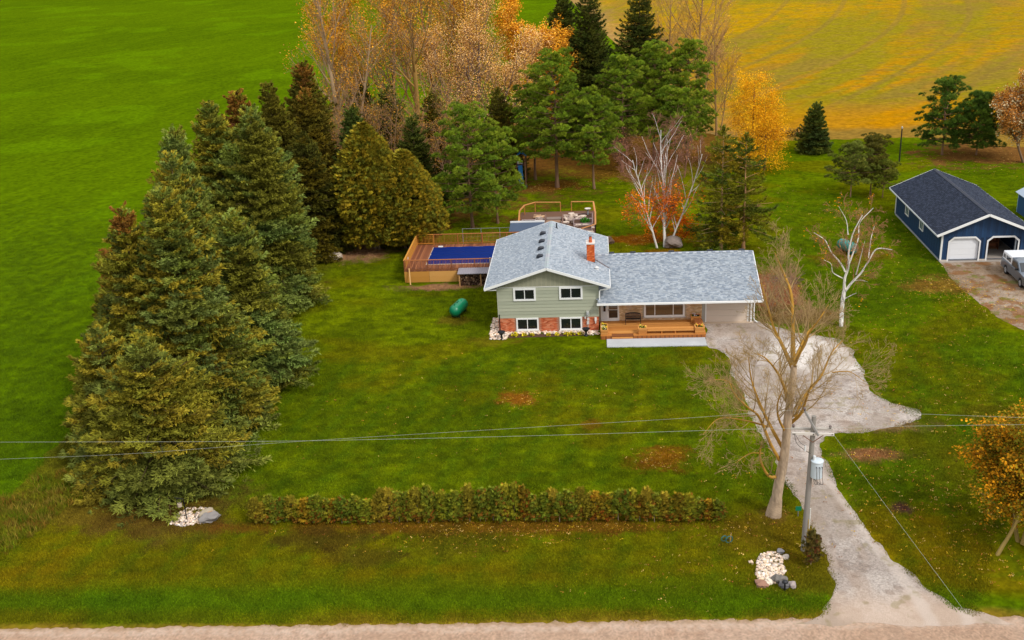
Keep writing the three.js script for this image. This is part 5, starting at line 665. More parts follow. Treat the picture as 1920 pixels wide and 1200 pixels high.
// ---------------------------------------------------------------- tree kinds
const treeMat = (r, g, b) => new THREE.MeshPhysicalMaterial({ color: C(r, g, b), specularIntensity: 0.3, vertexColors: true, roughness: 0.95, side: THREE.DoubleSide });
const barkSpruce = treeMat(96, 78, 62), barkPine = treeMat(134, 104, 82), barkGrey = treeMat(138, 126, 112), barkBirch = treeMat(232, 226, 218);
function spruce(o) { // x, z, h, r, seed, tones, label ; dens, lo (height where boughs start), kit, brown (share of rusty cones at the top)
  reseed(o.seed); const t = thing(o.name ?? 'spruce_tree', o.label, 'tree', [o.x, 0, o.z], o.group), kit = o.kit ?? bough, sp = o.space ?? 0.46, by = kit.map(() => []), arms = new Wood();
  mesh(t, 'trunk', trunkGeo(o.h * 0.97, o.tr ?? o.h * 0.016, 0.1, 0.08), o.bark ?? barkSpruce);
  const oph = R() * 10;
  for (let y = (o.lo ?? 0.03) * o.h; y < o.h * 0.985; y += sp * (0.6 + 0.5 * (1 - y / o.h))) { const f = 1 - y / o.h, nb = Math.max(4, Math.round((o.dens ?? 1) * 6.283 * (0.35 + o.r * Math.pow(f, 0.72)) / 1.0)), a0 = R() * 6.283;
    for (let b = 0; b < nb; b++) { const az = a0 + (b + rr(-0.35, 0.35)) / nb * 6.283, lump = 0.62 + 0.76 * vn3(Math.cos(az) * 1.7 + oph, y * 0.5, Math.sin(az) * 1.7 + oph), low = Math.min(1, 0.72 + 0.28 * (y / o.h) / 0.12); const L = (0.3 + o.r * Math.pow(f, 0.72) * low) * lump * rr(0.72, 1.15), pit = lerp(o.p0 ?? -0.22, o.p1 ?? 0.65, Math.pow(1 - f, 1.4)) + rr(-0.12, 0.12), d = V(Math.cos(az) * Math.cos(pit), Math.sin(pit), Math.sin(az) * Math.cos(pit)), yb = Math.max(0.15, y + rr(-0.4, 0.4));
      const gi = L < 0.95 ? 0 : L < 1.75 ? 1 : 2 + Math.floor(R() * (kit.length - 2)), gl = [0.7, 1.3, 2.0, 2.0][gi] * (kit === droopBough ? 1.08 : 1), s = gi < 2 ? L / gl : Math.min(1.25, L / gl), start = Math.max(0, L - gl * s);
      const ti = vn3(Math.cos(az) * 2.2 + oph * 3, y * 0.7 + 7, Math.sin(az) * 2.2) * 1.7 - 0.35 + rr(-0.14, 0.14), tn = o.tones[clamp(Math.floor(ti * o.tones.length), 0, o.tones.length - 1)], kk = rr(0.62, 1.4); let c = new THREE.Color(tn[0] * kk, tn[1] * kk, tn[2] * kk); if (o.brown && y > o.h * (1 - o.brown) && R() < 0.75) c = tint([L3(136, 96, 40), L3(148, 106, 44), L3(122, 84, 38)]);
      by[gi].push([place(V(d.x * start, yb + d.y * start, d.z * start), d, V(rr(-0.25, 0.25), 1, rr(-0.25, 0.25)), s), c]);
      if (L > 3.1 && R() < 0.8) by[1].push([place(V(d.x * (start - 0.9), yb + d.y * (start - 0.9), d.z * (start - 0.9)), d, UP, 1.1), c]);
      if (L > 1.2 && R() < 0.45) arms.limb([V(0, yb, 0), V(d.x * L * 0.55, yb + d.y * L * 0.55, d.z * L * 0.55), V(d.x * L * 0.9, yb + d.y * L * 0.9 - 0.05, d.z * L * 0.9)], [0.03, 0.02, 0.008]); } }
  for (let k = 0; k < 6; k++) by[0].push([place(V(0, o.h * 0.975 - k * 0.05, 0), V(rr(-0.3, 0.3), 1, rr(-0.3, 0.3)), V(1, 0, 0), 0.7), tint(o.tones)]);
  mesh(t, 'limbs', arms.geo(), o.bark ?? barkSpruce).userData.kind = 'stuff'; by.forEach((l, i) => scatter(t, 'crown', kit[i], needleMat, l)); return t;
}
function pine(o) { reseed(o.seed); const t = thing('pine_tree', o.label, 'tree', [o.x, 0, o.z], o.group), by = [[], [], []], arms = new Wood(); mesh(t, 'trunk', trunkGeo(o.h * 0.95, o.h * 0.014, 0.5, 0.14), o.bark ?? barkPine);
  const lo = o.lo ?? 0.25; for (let y = lo * o.h; y < o.h * 0.97; y += rr(0.5, 0.8) * (o.h > 8 ? 1 : 0.6)) { const u = (y / o.h - lo) / (1 - lo), prof = Math.pow(1 - u, 0.62) * Math.min(1, 0.55 + 2.2 * u) * (0.75 + 0.5 * vn(y * 0.9 + o.seed, 3)), nb = 4 + Math.floor(R() * 3), a0 = R() * 6.283;
    for (let b = 0; b < nb; b++) { const az = a0 + (b + rr(-0.3, 0.3)) / nb * 6.283, L = (0.45 + o.r * prof) * rr(0.5, 1.12), rise = lerp(0.02, 0.55, u), e = V(Math.cos(az) * L, y + L * rise, Math.sin(az) * L), m = V(e.x * 0.5, y + L * rise * 0.35, e.z * 0.5); arms.limb([V(0, y, 0), m, e], [0.05 * Math.min(1, L / 2), 0.032, 0.012]);
      const np = Math.max(2, Math.round(L * 1.35)); for (let k = 0; k < np; k++) { const q = 1 - k / np * 0.68, p = V(e.x * q + rr(-0.45, 0.45), lerp(y, e.y, q) + rr(-0.1, 0.25), e.z * q + rr(-0.45, 0.45)); by[k % 3].push([place(p, V(Math.cos(az), rise * 0.4, Math.sin(az)), V(rr(-0.2, 0.2), 1, rr(-0.2, 0.2)), rr(0.85, 1.3) * (o.ps ?? 1)), tint(o.tones)]); } } }
  for (let k = 0; k < 5; k++) by[k % 3].push([place(V(rr(-0.4, 0.4), o.h * 0.97 - k * 0.18, rr(-0.4, 0.4)), V(1, 0.3, rr(-1, 1)), UP, 0.9 * (o.ps ?? 1)), tint(o.tones)]);
  mesh(t, 'limbs', arms.geo(), o.bark ?? barkPine).userData.kind = 'stuff'; by.forEach((l, i) => scatter(t, 'crown', pad[i], needleMat, l)); return t; }
function cedar(o) { reseed(o.seed); const t = thing('cedar_tree', o.label, 'tree', [o.x, 0, o.z], o.group), by = [[], [], []], n = o.n ?? 2400; mesh(t, 'trunk', trunkGeo(o.h * 0.85, 0.2, 0.2), treeMat(150, 132, 112)); for (const s of [-1, 1]) mesh(t, 'trunk', trunkGeo(o.h * 0.6, 0.14, 0.4).translate(s * 0.5, 0, rr(-0.3, 0.5)), treeMat(146, 128, 108));
  const y0 = o.lo ?? 0.9, oph = R() * 20; for (let i = 0; i < n; i++) { const u = Math.pow(R(), 0.85), az = R() * 6.283, prof = Math.pow(Math.sin(Math.PI * Math.pow(clamp(0.14 + 0.86 * u), 0.75)), 0.75), lump = 0.66 + 0.62 * vn3(Math.cos(az) * 2.4 + oph, u * o.h * 0.7, Math.sin(az) * 2.4), sh = rr(0.66, 1.05), r = o.r * prof * lump * sh; by[i % 3].push([place(V(Math.cos(az) * r, y0 + (o.h - y0) * u, Math.sin(az) * r), V(Math.cos(az), 0.25, Math.sin(az)), UP, rr(0.8, 1.35) * (o.ps ?? 1)), tint(o.tones, 0.6, 1.25)]); }
  by.forEach((l, i) => scatter(t, 'crown', fan[i], needleMat, l)); return t; }
// bare or thinly leaved broadleaf tree
function broadleaf(o) { reseed(o.seed); const t = thing(o.name ?? 'poplar_tree', o.label, 'tree', [o.x, 0, o.z], o.group), w = twoWoods(), tips = [];
  for (const [dx, dz, dir, len, r] of o.stems) grow(w, tips, V(dx, -0.1, dz), V(...dir).normalize(), len, r, 0, o.par);
  mesh(t, 'trunk', w.main.geo(), o.bark); mesh(t, 'twigs', w.fine.geo(), o.twig ?? o.bark).userData.kind = 'stuff';
  if (o.leaves) { const by = o.kit.map(() => []); for (let i = 0; i < o.leaves; i++) { const p = pick(tips); if (o.keep && !o.keep(p)) continue; by[i % o.kit.length].push([place(p.clone().add(V(rr(-0.5, 0.5), rr(-0.4, 0.4), rr(-0.5, 0.5))), V(rr(-1, 1), rr(-0.4, 0.4), rr(-1, 1)), UP, rr(0.75, 1.35) * (o.ls ?? 1)), tint(o.tones, 0.75, 1.2)]); } by.forEach((l, i) => scatter(t, 'crown', o.kit[i], leafMat, l)); }
  return t; }
// ---------------------------------------------------------------- the spruces at the left
const tGreen = [L3(132, 132, 48), L3(148, 138, 44), L3(112, 122, 50), L3(152, 136, 42)], tBlue = [L3(112, 130, 62), L3(128, 140, 66), L3(116, 126, 50), L3(138, 134, 48), L3(124, 122, 42)], tMix = [...tGreen, L3(120, 132, 64), L3(128, 134, 56)], tOl = [L3(140, 132, 40), L3(128, 126, 42), L3(154, 138, 44), L3(116, 124, 54)];
const rowG = 'spruces in the row along the green field';
const SP = [
  [-26.9, -56.0, 9.6, 5.1, [...tOl, L3(122, 126, 52)], 'broad low spruce drooping over the pale stone bed', { dens: 0.85 }],
  [-26.9, -63.0, 17.0, 5.2, tMix, 'tallest green spruce behind the low front spruce', {}],
  [-30.0, -63.5, 15.6, 3.9, tOl, 'yellowish spruce with rust brown top beside the tallest one', { brown: 0.1 }],
  [-33.0, -67.4, 11.8, 3.7, tOl, 'rusty topped shorter spruce at the edge of the green field', { brown: 0.28 }],
  [-31.0, -59.2, 9.2, 3.7, tOl, 'amber tinged low spruce at the field corner of the row', { dens: 0.9 }],
  [-25.4, -70.5, 13.2, 4.1, tBlue, 'blue green spruce on the lawn side of the tallest one', {}],
  [-30.6, -74.0, 16.6, 4.0, tMix, 'slim green spruce rising behind the rusty topped pair', {}],
  [-33.0, -81.0, 17.2, 4.0, tBlue, 'bluish spruce on the field side, half way along the row', {}],
  [-28.8, -87.6, 17.4, 5.2, tBlue, 'big blue green spruce where the lawn narrows beside the row', {}],
  [-33.8, -92.0, 17.2, 4.8, tGreen, 'dark green spruce behind the big blue green one', {}],
  [-34.2, -101.0, 16.6, 4.2, [...tGreen, L3(92, 60, 36)], 'spruce with brown cone laden top on the field edge', { brown: 0.3 }],
  [-33.2, -108.2, 16.0, 4.0, [L3(104, 98, 36), L3(112, 104, 34)], 'narrow dark spruce with a pointed tip on the field edge', {}],
  [-30.6, -112.5, 14.6, 4.2, [L3(108, 98, 32), L3(116, 100, 30)], 'narrow olive spruce beyond the pointed one', { brown: 0.12 }],
  [-32.6, -120.0, 16.4, 4.6, [L3(112, 98, 32), L3(98, 94, 34)], 'far brownish spruce under the orange poplars', { brown: 0.18 }],
];
SP.forEach(([x, z, h, r, tones, label, e], i) => spruce({ x, z, h, r, tones, label, seed: 100 + i, group: rowG, ...e }));
const tDk = [L3(86, 94, 36), L3(96, 100, 38), L3(74, 84, 34)];
spruce({ x: -0.6, z: -148, h: 20.4, r: 5.2, tones: tDk, seed: 131, label: 'dark tall spruce on the left of the pair behind the pines', group: 'dark spruces at the back', p0: -0.3, kit: droopBough, dens: 0.75 }); spruce({ x: 6.6, z: -156, h: 20.6, r: 5.6, tones: tDk, seed: 132, label: 'dark tall spruce with ragged tiers on the right of the pair', group: 'dark spruces at the back', p0: -0.35, kit: droopBough, dens: 0.62, space: 0.6 }); spruce({ x: -4.2, z: -156, h: 19.5, r: 4.6, tones: tDk, seed: 133, label: 'dark spruce half hidden behind the left tall spruce', group: 'dark spruces at the back' });
spruce({ x: -28.2, z: -100.2, h: 12.6, r: 3.8, tones: [L3(92, 88, 28), L3(84, 84, 32), L3(104, 92, 26)], seed: 134, label: 'olive brown conifer between the blue spruce and the cedars' }); spruce({ x: -25.4, z: -110.5, h: 12.8, r: 3.4, tones: [L3(78, 92, 38), L3(88, 98, 38)], seed: 135, label: 'dark green conifer peeping over the cedars' });
spruce({ x: -19.4, z: -112.5, h: 11.2, r: 3.4, tones: tDk, seed: 136, label: 'dark conifer in the gap between cedars and pine' });
[[-27.5, -121, 11, 3.2, 'olive conifer under the leaning poplar'], [-24.2, -125, 12.5, 3.4, 'dark conifer at the foot of the straight mossy trunk'], [-19.2, -127, 11.5, 3.6, 'green conifer between mossy trunk and peach maple'], [-14.8, -123, 9.5, 3.2, 'shaded conifer behind the pool pine'], [-11.6, -130, 11, 3.4, 'shaded conifer below the peach maple'], [-29.8, -135, 13, 3.6, 'shaded conifer beside the far orange poplar']].forEach(([x, z, h, r, label], i) => spruce({ x, z, h, r, label, seed: 150 + i, group: 'understorey conifers in the grove', tones: [[L3(112, 100, 30), L3(100, 96, 34)], tDk][i % 2], dens: 0.85 }));
// the pair behind the house, thin and drooping, trunks showing
const nsT = [L3(112, 118, 34), L3(126, 122, 32), L3(94, 108, 38), L3(138, 122, 30)];
spruce({ x: 11.9, z: -99.2, h: 11.8, r: 3.2, tones: nsT, seed: 141, kit: droopBough, dens: 0.4, space: 0.6, lo: 0.1, p0: -0.1, tr: 0.16, bark: treeMat(178, 142, 104), label: 'thin drooping spruce left one of two behind the main roof' }); spruce({ x: 14.1, z: -99.6, h: 10.9, r: 3.3, tones: nsT, seed: 142, kit: droopBough, dens: 0.34, space: 0.62, lo: 0.2, p0: -0.1, tr: 0.16, bark: treeMat(186, 140, 100), label: 'thin drooping spruce with bare tan trunk behind the main roof' });
spruce({ x: 28.2, z: -138.2, h: 6.2, r: 2.1, tones: [L3(86, 98, 40), L3(100, 106, 40), L3(74, 88, 42)], seed: 145, label: 'small lone spruce at the edge of the stubble field', space: 0.26 });
// pines
const tPine = [L3(112, 134, 36), L3(124, 142, 36), L3(98, 120, 36), L3(132, 146, 42)], pineG = 'pines behind the house';
[[-13.2, -108.8, 12.8, 4.8, 0.16, 'rounded pine standing beside the pool deck'], [-10.6, -110.2, 9.8, 3.4, 0.2, 'shorter pine leaning close to the pool deck pine'], [-4.6, -124.6, 15.8, 5.6, 0.24, 'tall pine with bare grey trunk above the leaf litter'], [-0.2, -123.5, 10.6, 4.2, 0.3, 'low spreading pine to the right of the tall one'], [-7.4, -128.5, 11.5, 3.8, 0.3, 'pine behind the blue slide'], [3.4, -132.8, 13.4, 4.3, 0.3, 'pine with straight trunk before the dark spruces'], [7.6, -137, 14.2, 4.0, 0.3, 'bright pine in the middle of the back clump'], [11.8, -136.2, 14.6, 4.0, 0.25, 'pine at the right end of the back clump'], [10.0, -131, 9.6, 3.2, 0.3, 'lower pine in front of the back clump']].forEach(([x, z, h, r, lo, label], i) => pine({ x, z, h, r, lo, label, seed: 200 + i, tones: tPine, group: pineG }));
const tP2 = [L3(84, 108, 38), L3(98, 120, 42), L3(72, 96, 36)];
pine({ x: 43.2, z: -134.6, h: 9.0, r: 3.9, lo: 0.14, seed: 221, tones: tP2, label: 'taller dark pine of the pair behind the blue garage', group: 'pines on the back lawn' }); pine({ x: 47.2, z: -134.2, h: 7.2, r: 3.5, lo: 0.14, seed: 222, tones: tP2, label: 'shorter dark pine of the pair behind the blue garage', group: 'pines on the back lawn' });
const tP3 = [L3(118, 126, 52), L3(130, 132, 54), L3(104, 112, 46)];
pine({ x: 28.0, z: -116.6, h: 5.6, r: 2.3, lo: 0.28, seed: 223, tones: tP3, ps: 0.75, label: 'greyish young pine, left one of the small group near the garage', group: 'young pines on the back lawn' }); pine({ x: 30.4, z: -117.6, h: 6.2, r: 1.7, lo: 0.25, seed: 224, tones: [L3(96, 92, 40), L3(110, 104, 40)], ps: 0.75, label: 'taller olive young pine of the small group near the garage', group: 'young pines on the back lawn' }); pine({ x: 31.3, z: -116.0, h: 3.9, r: 1.4, lo: 0.3, seed: 225, tones: [L3(104, 112, 40), L3(118, 120, 44)], ps: 0.7, label: 'smallest pine of the small group near the garage', group: 'young pines on the back lawn' });
// cedars by the pool
const tCed = [L3(138, 122, 32), L3(122, 114, 32), L3(150, 126, 34), L3(108, 108, 36)];
cedar({ x: -22.6, z: -102.6, h: 12.6, r: 4.0, n: 4400, tones: tCed, seed: 241, label: 'tall olive cedar, left one of the rounded pair by the pool', group: 'cedars by the pool' }); cedar({ x: -18.9, z: -102.4, h: 9.8, r: 3.5, n: 3300, tones: tCed, seed: 242, label: 'shorter olive cedar, right one of the rounded pair by the pool', group: 'cedars by the pool' });
// ---------------------------------------------------------------- autumn trees at the back
const popPar = Object.assign([{ wob: 0.05, up: 0.04, tip: 0.25, kids: 24, from: 0.22, ang: 0.75, ratio: 0.42, thin: 0.42 }, { wob: 0.13, up: 0.12, tip: 0.3, kids: 9, from: 0.2, ang: 0.65, ratio: 0.42, thin: 0.5 }, { wob: 0.18, up: 0.08, tip: 0.35, kids: 5, from: 0.15, ang: 0.7, ratio: 0.5, thin: 0.6 }, { wob: 0.22, up: 0.05, tip: 0.5 }], { split: 1 });
const tOr = [L3(198, 136, 40), L3(208, 148, 52), L3(180, 118, 36), L3(168, 126, 56)], tPk = [L3(214, 168, 108), L3(226, 184, 124), L3(200, 150, 84), L3(206, 156, 60)];
const popG = 'tall autumn trees behind the house';
[[-30.2, -127, 24, tOr, 1500, 'leaning tall poplar with orange leaves at the field side', [[0, 0, [-0.06, 1, 0], 24, 0.36], [0.6, 0.3, [0.14, 1, 0.1], 20, 0.24]]], [-21.8, -130.5, 26, tOr, 1300, 'tall poplar with a straight mossy trunk', [[0, 0, [0, 1, 0], 26, 0.42]]], [-26.5, -137, 25, tOr, 3000, 'orange poplar behind the straight mossy trunk', [[0, 0, [0.03, 1, 0], 24, 0.34]]], [-34.5, -141, 24, [L3(204, 140, 30), L3(190, 128, 32)], 4200, 'deep orange poplar, farthest on the field side', [[0, 0, [0.02, 1, 0], 22, 0.3]]], [-17.5, -150, 25, [L3(200, 150, 60), L3(186, 134, 48)], 3800, 'yellow poplar deep behind the peach leaved maple', [[0, 0, [0.02, 1, 0], 24, 0.32], [0.5, 0, [0.2, 1, 0], 20, 0.2]]], [-23, -156, 26, tOr, 5000, 'hindmost orange poplar of the grove', [[0, 0, [-0.03, 1, 0], 25, 0.32], [0.5, 0, [0.22, 1, 0], 20, 0.2]]]].forEach(([x, z, h, tones, n, label, stems], i) => broadleaf({ x, z, stems, par: popPar, bark: treeMat(...(i === 1 ? [150, 116, 62] : [158, 132, 100])), twig: treeMat(150, 122, 92), leaves: n, kit: sparseLeaf, ls: 1.3, tones, label, seed: 300 + i, group: popG }));
const mapPar = Object.assign([{ wob: 0.06, up: 0.03, tip: 0.3, kids: 16, from: 0.2, ang: 0.7, ratio: 0.5, thin: 0.5 }, { wob: 0.14, up: 0.1, tip: 0.3, kids: 8, from: 0.2, ang: 0.7, ratio: 0.45, thin: 0.5 }, { wob: 0.2, up: 0.06, tip: 0.35, kids: 5, from: 0.2, ang: 0.75, ratio: 0.5, thin: 0.6 }, { wob: 0.22, up: 0, tip: 0.5 }], { split: 1 });
broadleaf({ name: 'maple_tree', x: -15.4, z: -139, stems: [[0, 0, [0.05, 1, 0], 17, 0.34], [-0.4, 0.2, [-0.35, 1, 0.1], 15, 0.22], [0.5, 0, [0.4, 1, 0.1], 15, 0.22]], par: mapPar, bark: treeMat(128, 110, 98), twig: treeMat(150, 122, 100), leaves: 6500, kit: sparseLeaf, ls: 1.15, tones: tPk, label: 'wide maple with pale peach leaves behind the pool pine', seed: 311, group: popG });
broadleaf({ name: 'maple_tree', x: -8.6, z: -148, stems: [[0, 0, [0.02, 1, 0], 17, 0.28], [0.3, 0, [0.3, 1, 0], 14, 0.2]], par: mapPar, bark: treeMat(128, 104, 84), twig: treeMat(150, 110, 70), leaves: 3600, kit: leafy, ls: 1.25, tones: [L3(224, 160, 40), L3(232, 172, 64), L3(206, 142, 40)], label: 'amber maple tucked behind the peach leaved one', seed: 312, group: popG });
[[-29.5, -122.5, 'brown twiggy thicket between the olive spruces and the poplars'], [-24.0, -119.5, 'greyish bare thicket behind the tall cedar'], [-17.5, -121.5, 'rust tinged thicket left of the pool pine']].forEach(([x, z, label], i) => broadleaf({ name: 'thicket', x, z, stems: [[0, 0, [0.1, 1, 0], 12, 0.12], [0.8, 0.3, [0.4, 1, 0.1], 10, 0.1], [-0.8, 0, [-0.4, 1, 0.1], 10.5, 0.1], [0.2, 0.8, [0, 1, 0.4], 9, 0.09]], par: mapPar, bark: treeMat(146, 118, 90), twig: treeMat(156, 120, 88), leaves: 900, kit: sparseLeaf, tones: [L3(176, 120, 44), L3(150, 110, 50), L3(130, 108, 40)], label, seed: 315 + i, group: 'thickets under the poplars' }));
[[15.2, -159, 23, 500, 'bare poplar with scattered yellow leaves at the stubble field corner', 0.26], [17.0, -150, 14, 160, 'slim bare poplar in front of the stubble field corner', 0.16], [11.6, -166, 19, 300, 'thin bare poplar behind the dark spruces', 0.2]].forEach(([x, z, h, n, label, r], i) => broadleaf({ x, z, stems: [[0, 0, [0.02, 1, 0], h, r], [0.4, 0.2, [0.16, 1, 0.05], h * 0.8, r * 0.6]], par: popPar, bark: treeMat(150, 120, 82), twig: treeMat(176, 134, 84), leaves: n, kit: sparseLeaf, tones: [L3(220, 166, 50), L3(204, 150, 50)], label, seed: 321 + i, group: 'bare poplars by the stubble field' }));
broadleaf({ name: 'maple_tree', x: 51.6, z: -129.5, stems: [[0, 0, [-0.1, 1, 0], 9.6, 0.26], [-0.4, 0, [-0.5, 1, 0.1], 8, 0.16]], par: mapPar, bark: treeMat(120, 96, 76), leaves: 2300, kit: leafy, ls: 1.1, tones: [L3(176, 114, 48), L3(196, 134, 66), L3(150, 98, 44), L3(206, 190, 150)], label: 'russet maple at the far right of the back lawn', seed: 331 });
broadleaf({ name: 'hedgerow_tree', x: 3.2, z: -131, stems: [[0, 0, [0.1, 1, 0], 5, 0.1], [0.3, 0, [-0.3, 1, 0.2], 4.4, 0.08], [7.5, 3.5, [0.1, 1, 0.1], 5, 0.08]], par: mapPar, bark: treeMat(140, 100, 84), leaves: 260, kit: sparseLeaf, tones: [L3(170, 110, 70), L3(180, 130, 90)], label: 'low reddish brown thicket under the back pines', seed: 332 }).userData.category = 'thicket';
broadleaf({ name: 'larch_tree', x: 18.9, z: -130.5, stems: [[0, 0, [0, 1, 0], 11, 0.17], [1.7, 0.8, [0.04, 1, 0], 8.6, 0.12]], par: Object.assign([{ wob: 0.03, up: 0.03, tip: 0.15, kids: 50, from: 0.05, ang: 1.3, ratio: 0.36, thin: 0.3 }, { wob: 0.1, up: 0.06, tip: 0.3, kids: 6, from: 0.2, ang: 0.8, ratio: 0.4, thin: 0.5 }, { wob: 0.15, up: -0.05, tip: 0.5 }], { split: 0 }), bark: treeMat(130, 100, 66), twig: treeMat(170, 124, 50), leaves: 5200, kit: sparseLeaf, ls: 1.0, tones: [L3(222, 160, 26), L3(232, 172, 36), L3(204, 142, 22)], label: 'loose golden larch at the edge of the stubble field', seed: 143 });
// birches: peeling dark marks on white bark
Wood.dark = 0.12;
const birchPar = Object.assign([{ wob: 0.07, up: 0.05, tip: 0.3, kids: 13, from: 0.12, ang: 0.55, ratio: 0.42, thin: 0.55 }, { wob: 0.16, up: 0.06, tip: 0.3, kids: 10, from: 0.2, ang: 0.65, ratio: 0.5, thin: 0.42 }, { wob: 0.2, up: -0.03, tip: 0.4, kids: 6, from: 0.1, ang: 0.75, ratio: 0.6, thin: 0.6 }, { wob: 0.2, up: -0.06, tip: 0.5 }], { split: 1 });
broadleaf({ name: 'birch_tree', x: 6.6, z: -100.6, stems: [[-0.7, 0.2, [-0.24, 1, 0.05], 10.0, 0.11], [0, 0, [0.02, 1, -0.05], 11.6, 0.12], [0.45, 0.1, [0.34, 1, 0.1], 9.8, 0.1], [0.2, -0.3, [-0.06, 1, -0.2], 10.6, 0.09]], par: birchPar, bark: barkBirch, twig: treeMat(150, 104, 84), leaves: 1500, kit: leafy, ls: 0.9, keep: (p) => p.y < 5.2 + 2.5 * R() * R(), tones: [L3(206, 104, 24), L3(222, 122, 32), L3(184, 88, 24)], label: 'clump of white birches with orange lower leaves behind the house', seed: 341 });
broadleaf({ name: 'orange_shrub', x: 7.6, z: -102.2, stems: [[0, 0, [0.2, 1, 0], 2.6, 0.05], [-1.4, 0.3, [-0.5, 1, 0.2], 2.6, 0.05], [0.6, 0, [0.7, 1, 0.2], 2.8, 0.05], [-0.6, 0, [-0.1, 1, -0.3], 3.2, 0.05]], par: Object.assign([{ wob: 0.1, up: 0.02, tip: 0.3, kids: 8, from: 0.2, ang: 0.8, ratio: 0.5, thin: 0.6 }, { wob: 0.2, up: 0, tip: 0.4 }], { split: 0 }), bark: treeMat(130, 96, 70), leaves: 240, kit: leafy, ls: 0.9, tones: [L3(200, 104, 22), L3(226, 124, 28), L3(196, 92, 20)], label: 'bright orange leaved bush around the foot of the birch clump', seed: 345 }).userData.category = 'shrub';
// traced limbs: pixel lists in the plane of the tree, with depth of their own
function traced(w, tips, Z, list, par, o) { for (let [px, r0, r1, dz, kids, lv] of list) { const pts = px.map(([x, y], i) => GZ(x, y, Z).add(V(0, 0, dz * i / Math.max(1, px.length - 1)))).map((p) => p.sub(o)); const c = new THREE.CatmullRomCurve3(pts), n = r0 > 0.3 ? 70 : Math.max(6, pts.length * 4), q = c.getPoints(n), rad = q.map((_, i) => lerp(r0, r1, i / n)); w.main.limb(q, rad.map((v) => v * (par.slim ?? 1)));
  kids = Math.round(kids * (par.more ?? 1)); for (let k = 0; k < kids; k++) { const t = lerp(0.25, 1, (k + R()) / kids), a = Math.min(n - 1, Math.floor(t * n)), ax = q[a + 1].clone().sub(q[a]).normalize(), side = V(rr(-1, 1), rr(-0.3, 1), rr(-1, 1)).cross(ax).normalize(), d = ax.clone().multiplyScalar(0.75).addScaledVector(side, 0.65).normalize(); grow(w, tips, q[a], d, rr(0.8, 1.25) * par.len * (1.1 - 0.45 * t), Math.max(0.012, rad[a] * 0.42), lv ?? 1, par); } } }
{ // the white birch near the drive
  reseed(351); const b = G(1577, 612), t = thing('birch_tree', 'bare white birch with forked limbs beside the gravel drive', 'tree', [b.x, 0, b.z]), w = twoWoods(), tips = [], Z = b.z, par = Object.assign([0, { wob: 0.14, up: 0.05, tip: 0.3, kids: 5, from: 0.3, ang: 0.6, ratio: 0.55, thin: 0.55 }, { wob: 0.2, up: -0.04, tip: 0.35, kids: 5, from: 0.2, ang: 0.7, ratio: 0.55, thin: 0.6 }, { wob: 0.22, up: -0.1, tip: 0.5 }], { split: 0, len: 1.6, more: 1.7 });
  traced(w, tips, Z, [[[[1577, 614], [1579, 575], [1583, 545]], 0.17, 0.14, 0, 0], [[[1583, 545], [1583, 520], [1588, 500], [1588, 470], [1591, 445], [1596, 425], [1610, 395]], 0.11, 0.025, 1.2, 7], [[[1583, 548], [1595, 530], [1612, 510], [1625, 487], [1640, 462], [1668, 462]], 0.11, 0.02, 0.8, 8], [[[1585, 510], [1577, 495], [1560, 475], [1550, 455], [1530, 442]], 0.075, 0.016, -0.8, 6], [[[1588, 505], [1600, 480], [1613, 450], [1617, 425], [1645, 398]], 0.075, 0.016, -1.2, 7], [[[1580, 522], [1560, 508], [1555, 490], [1540, 480]], 0.05, 0.012, 0.9, 4], [[[1605, 515], [1608, 480], [1612, 440]], 0.05, 0.014, 1.6, 5], [[[1590, 440], [1588, 415], [1575, 390]], 0.04, 0.01, -0.5, 4], [[[1628, 485], [1636, 450], [1645, 430]], 0.045, 0.012, -0.9, 5], [[[1584, 560], [1598, 550], [1604, 545]], 0.035, 0.01, 0.5, 2], [[[1600, 527], [1612, 524], [1625, 526]], 0.03, 0.01, 0.3, 2]], par, b);
  mesh(t, 'trunk', w.main.geo(), barkBirch); mesh(t, 'twigs', w.fine.geo(), treeMat(158, 112, 78)).userData.kind = 'stuff';
  scatter(t, 'crown', sparseLeaf[0], leafMat, Array.from({ length: 34 }, () => [place(pick(tips), V(1, 0, R()), UP, 0.9), tint([L3(226, 140, 24), L3(206, 120, 24)])]));
  reseed(352); const marks = []; for (let i = 0; i < 34; i++) { const y = rr(0.2, 4.2), a = R() * 6.283, c = GZ(lerp(1577, 1583, y / 3), 612 - y * 22.5, Z).sub(b); marks.push(new THREE.BoxGeometry(rr(0.06, 0.16), rr(0.015, 0.04), 0.02).rotateY(-a + 1.57).translate(c.x + Math.cos(a) * 0.155, y, Math.sin(a) * 0.155)); } mesh(t, 'bark_scars', merge(marks), M(66, 58, 52, 0.9)).userData.kind = 'stuff';
}
Wood.dark = 0;
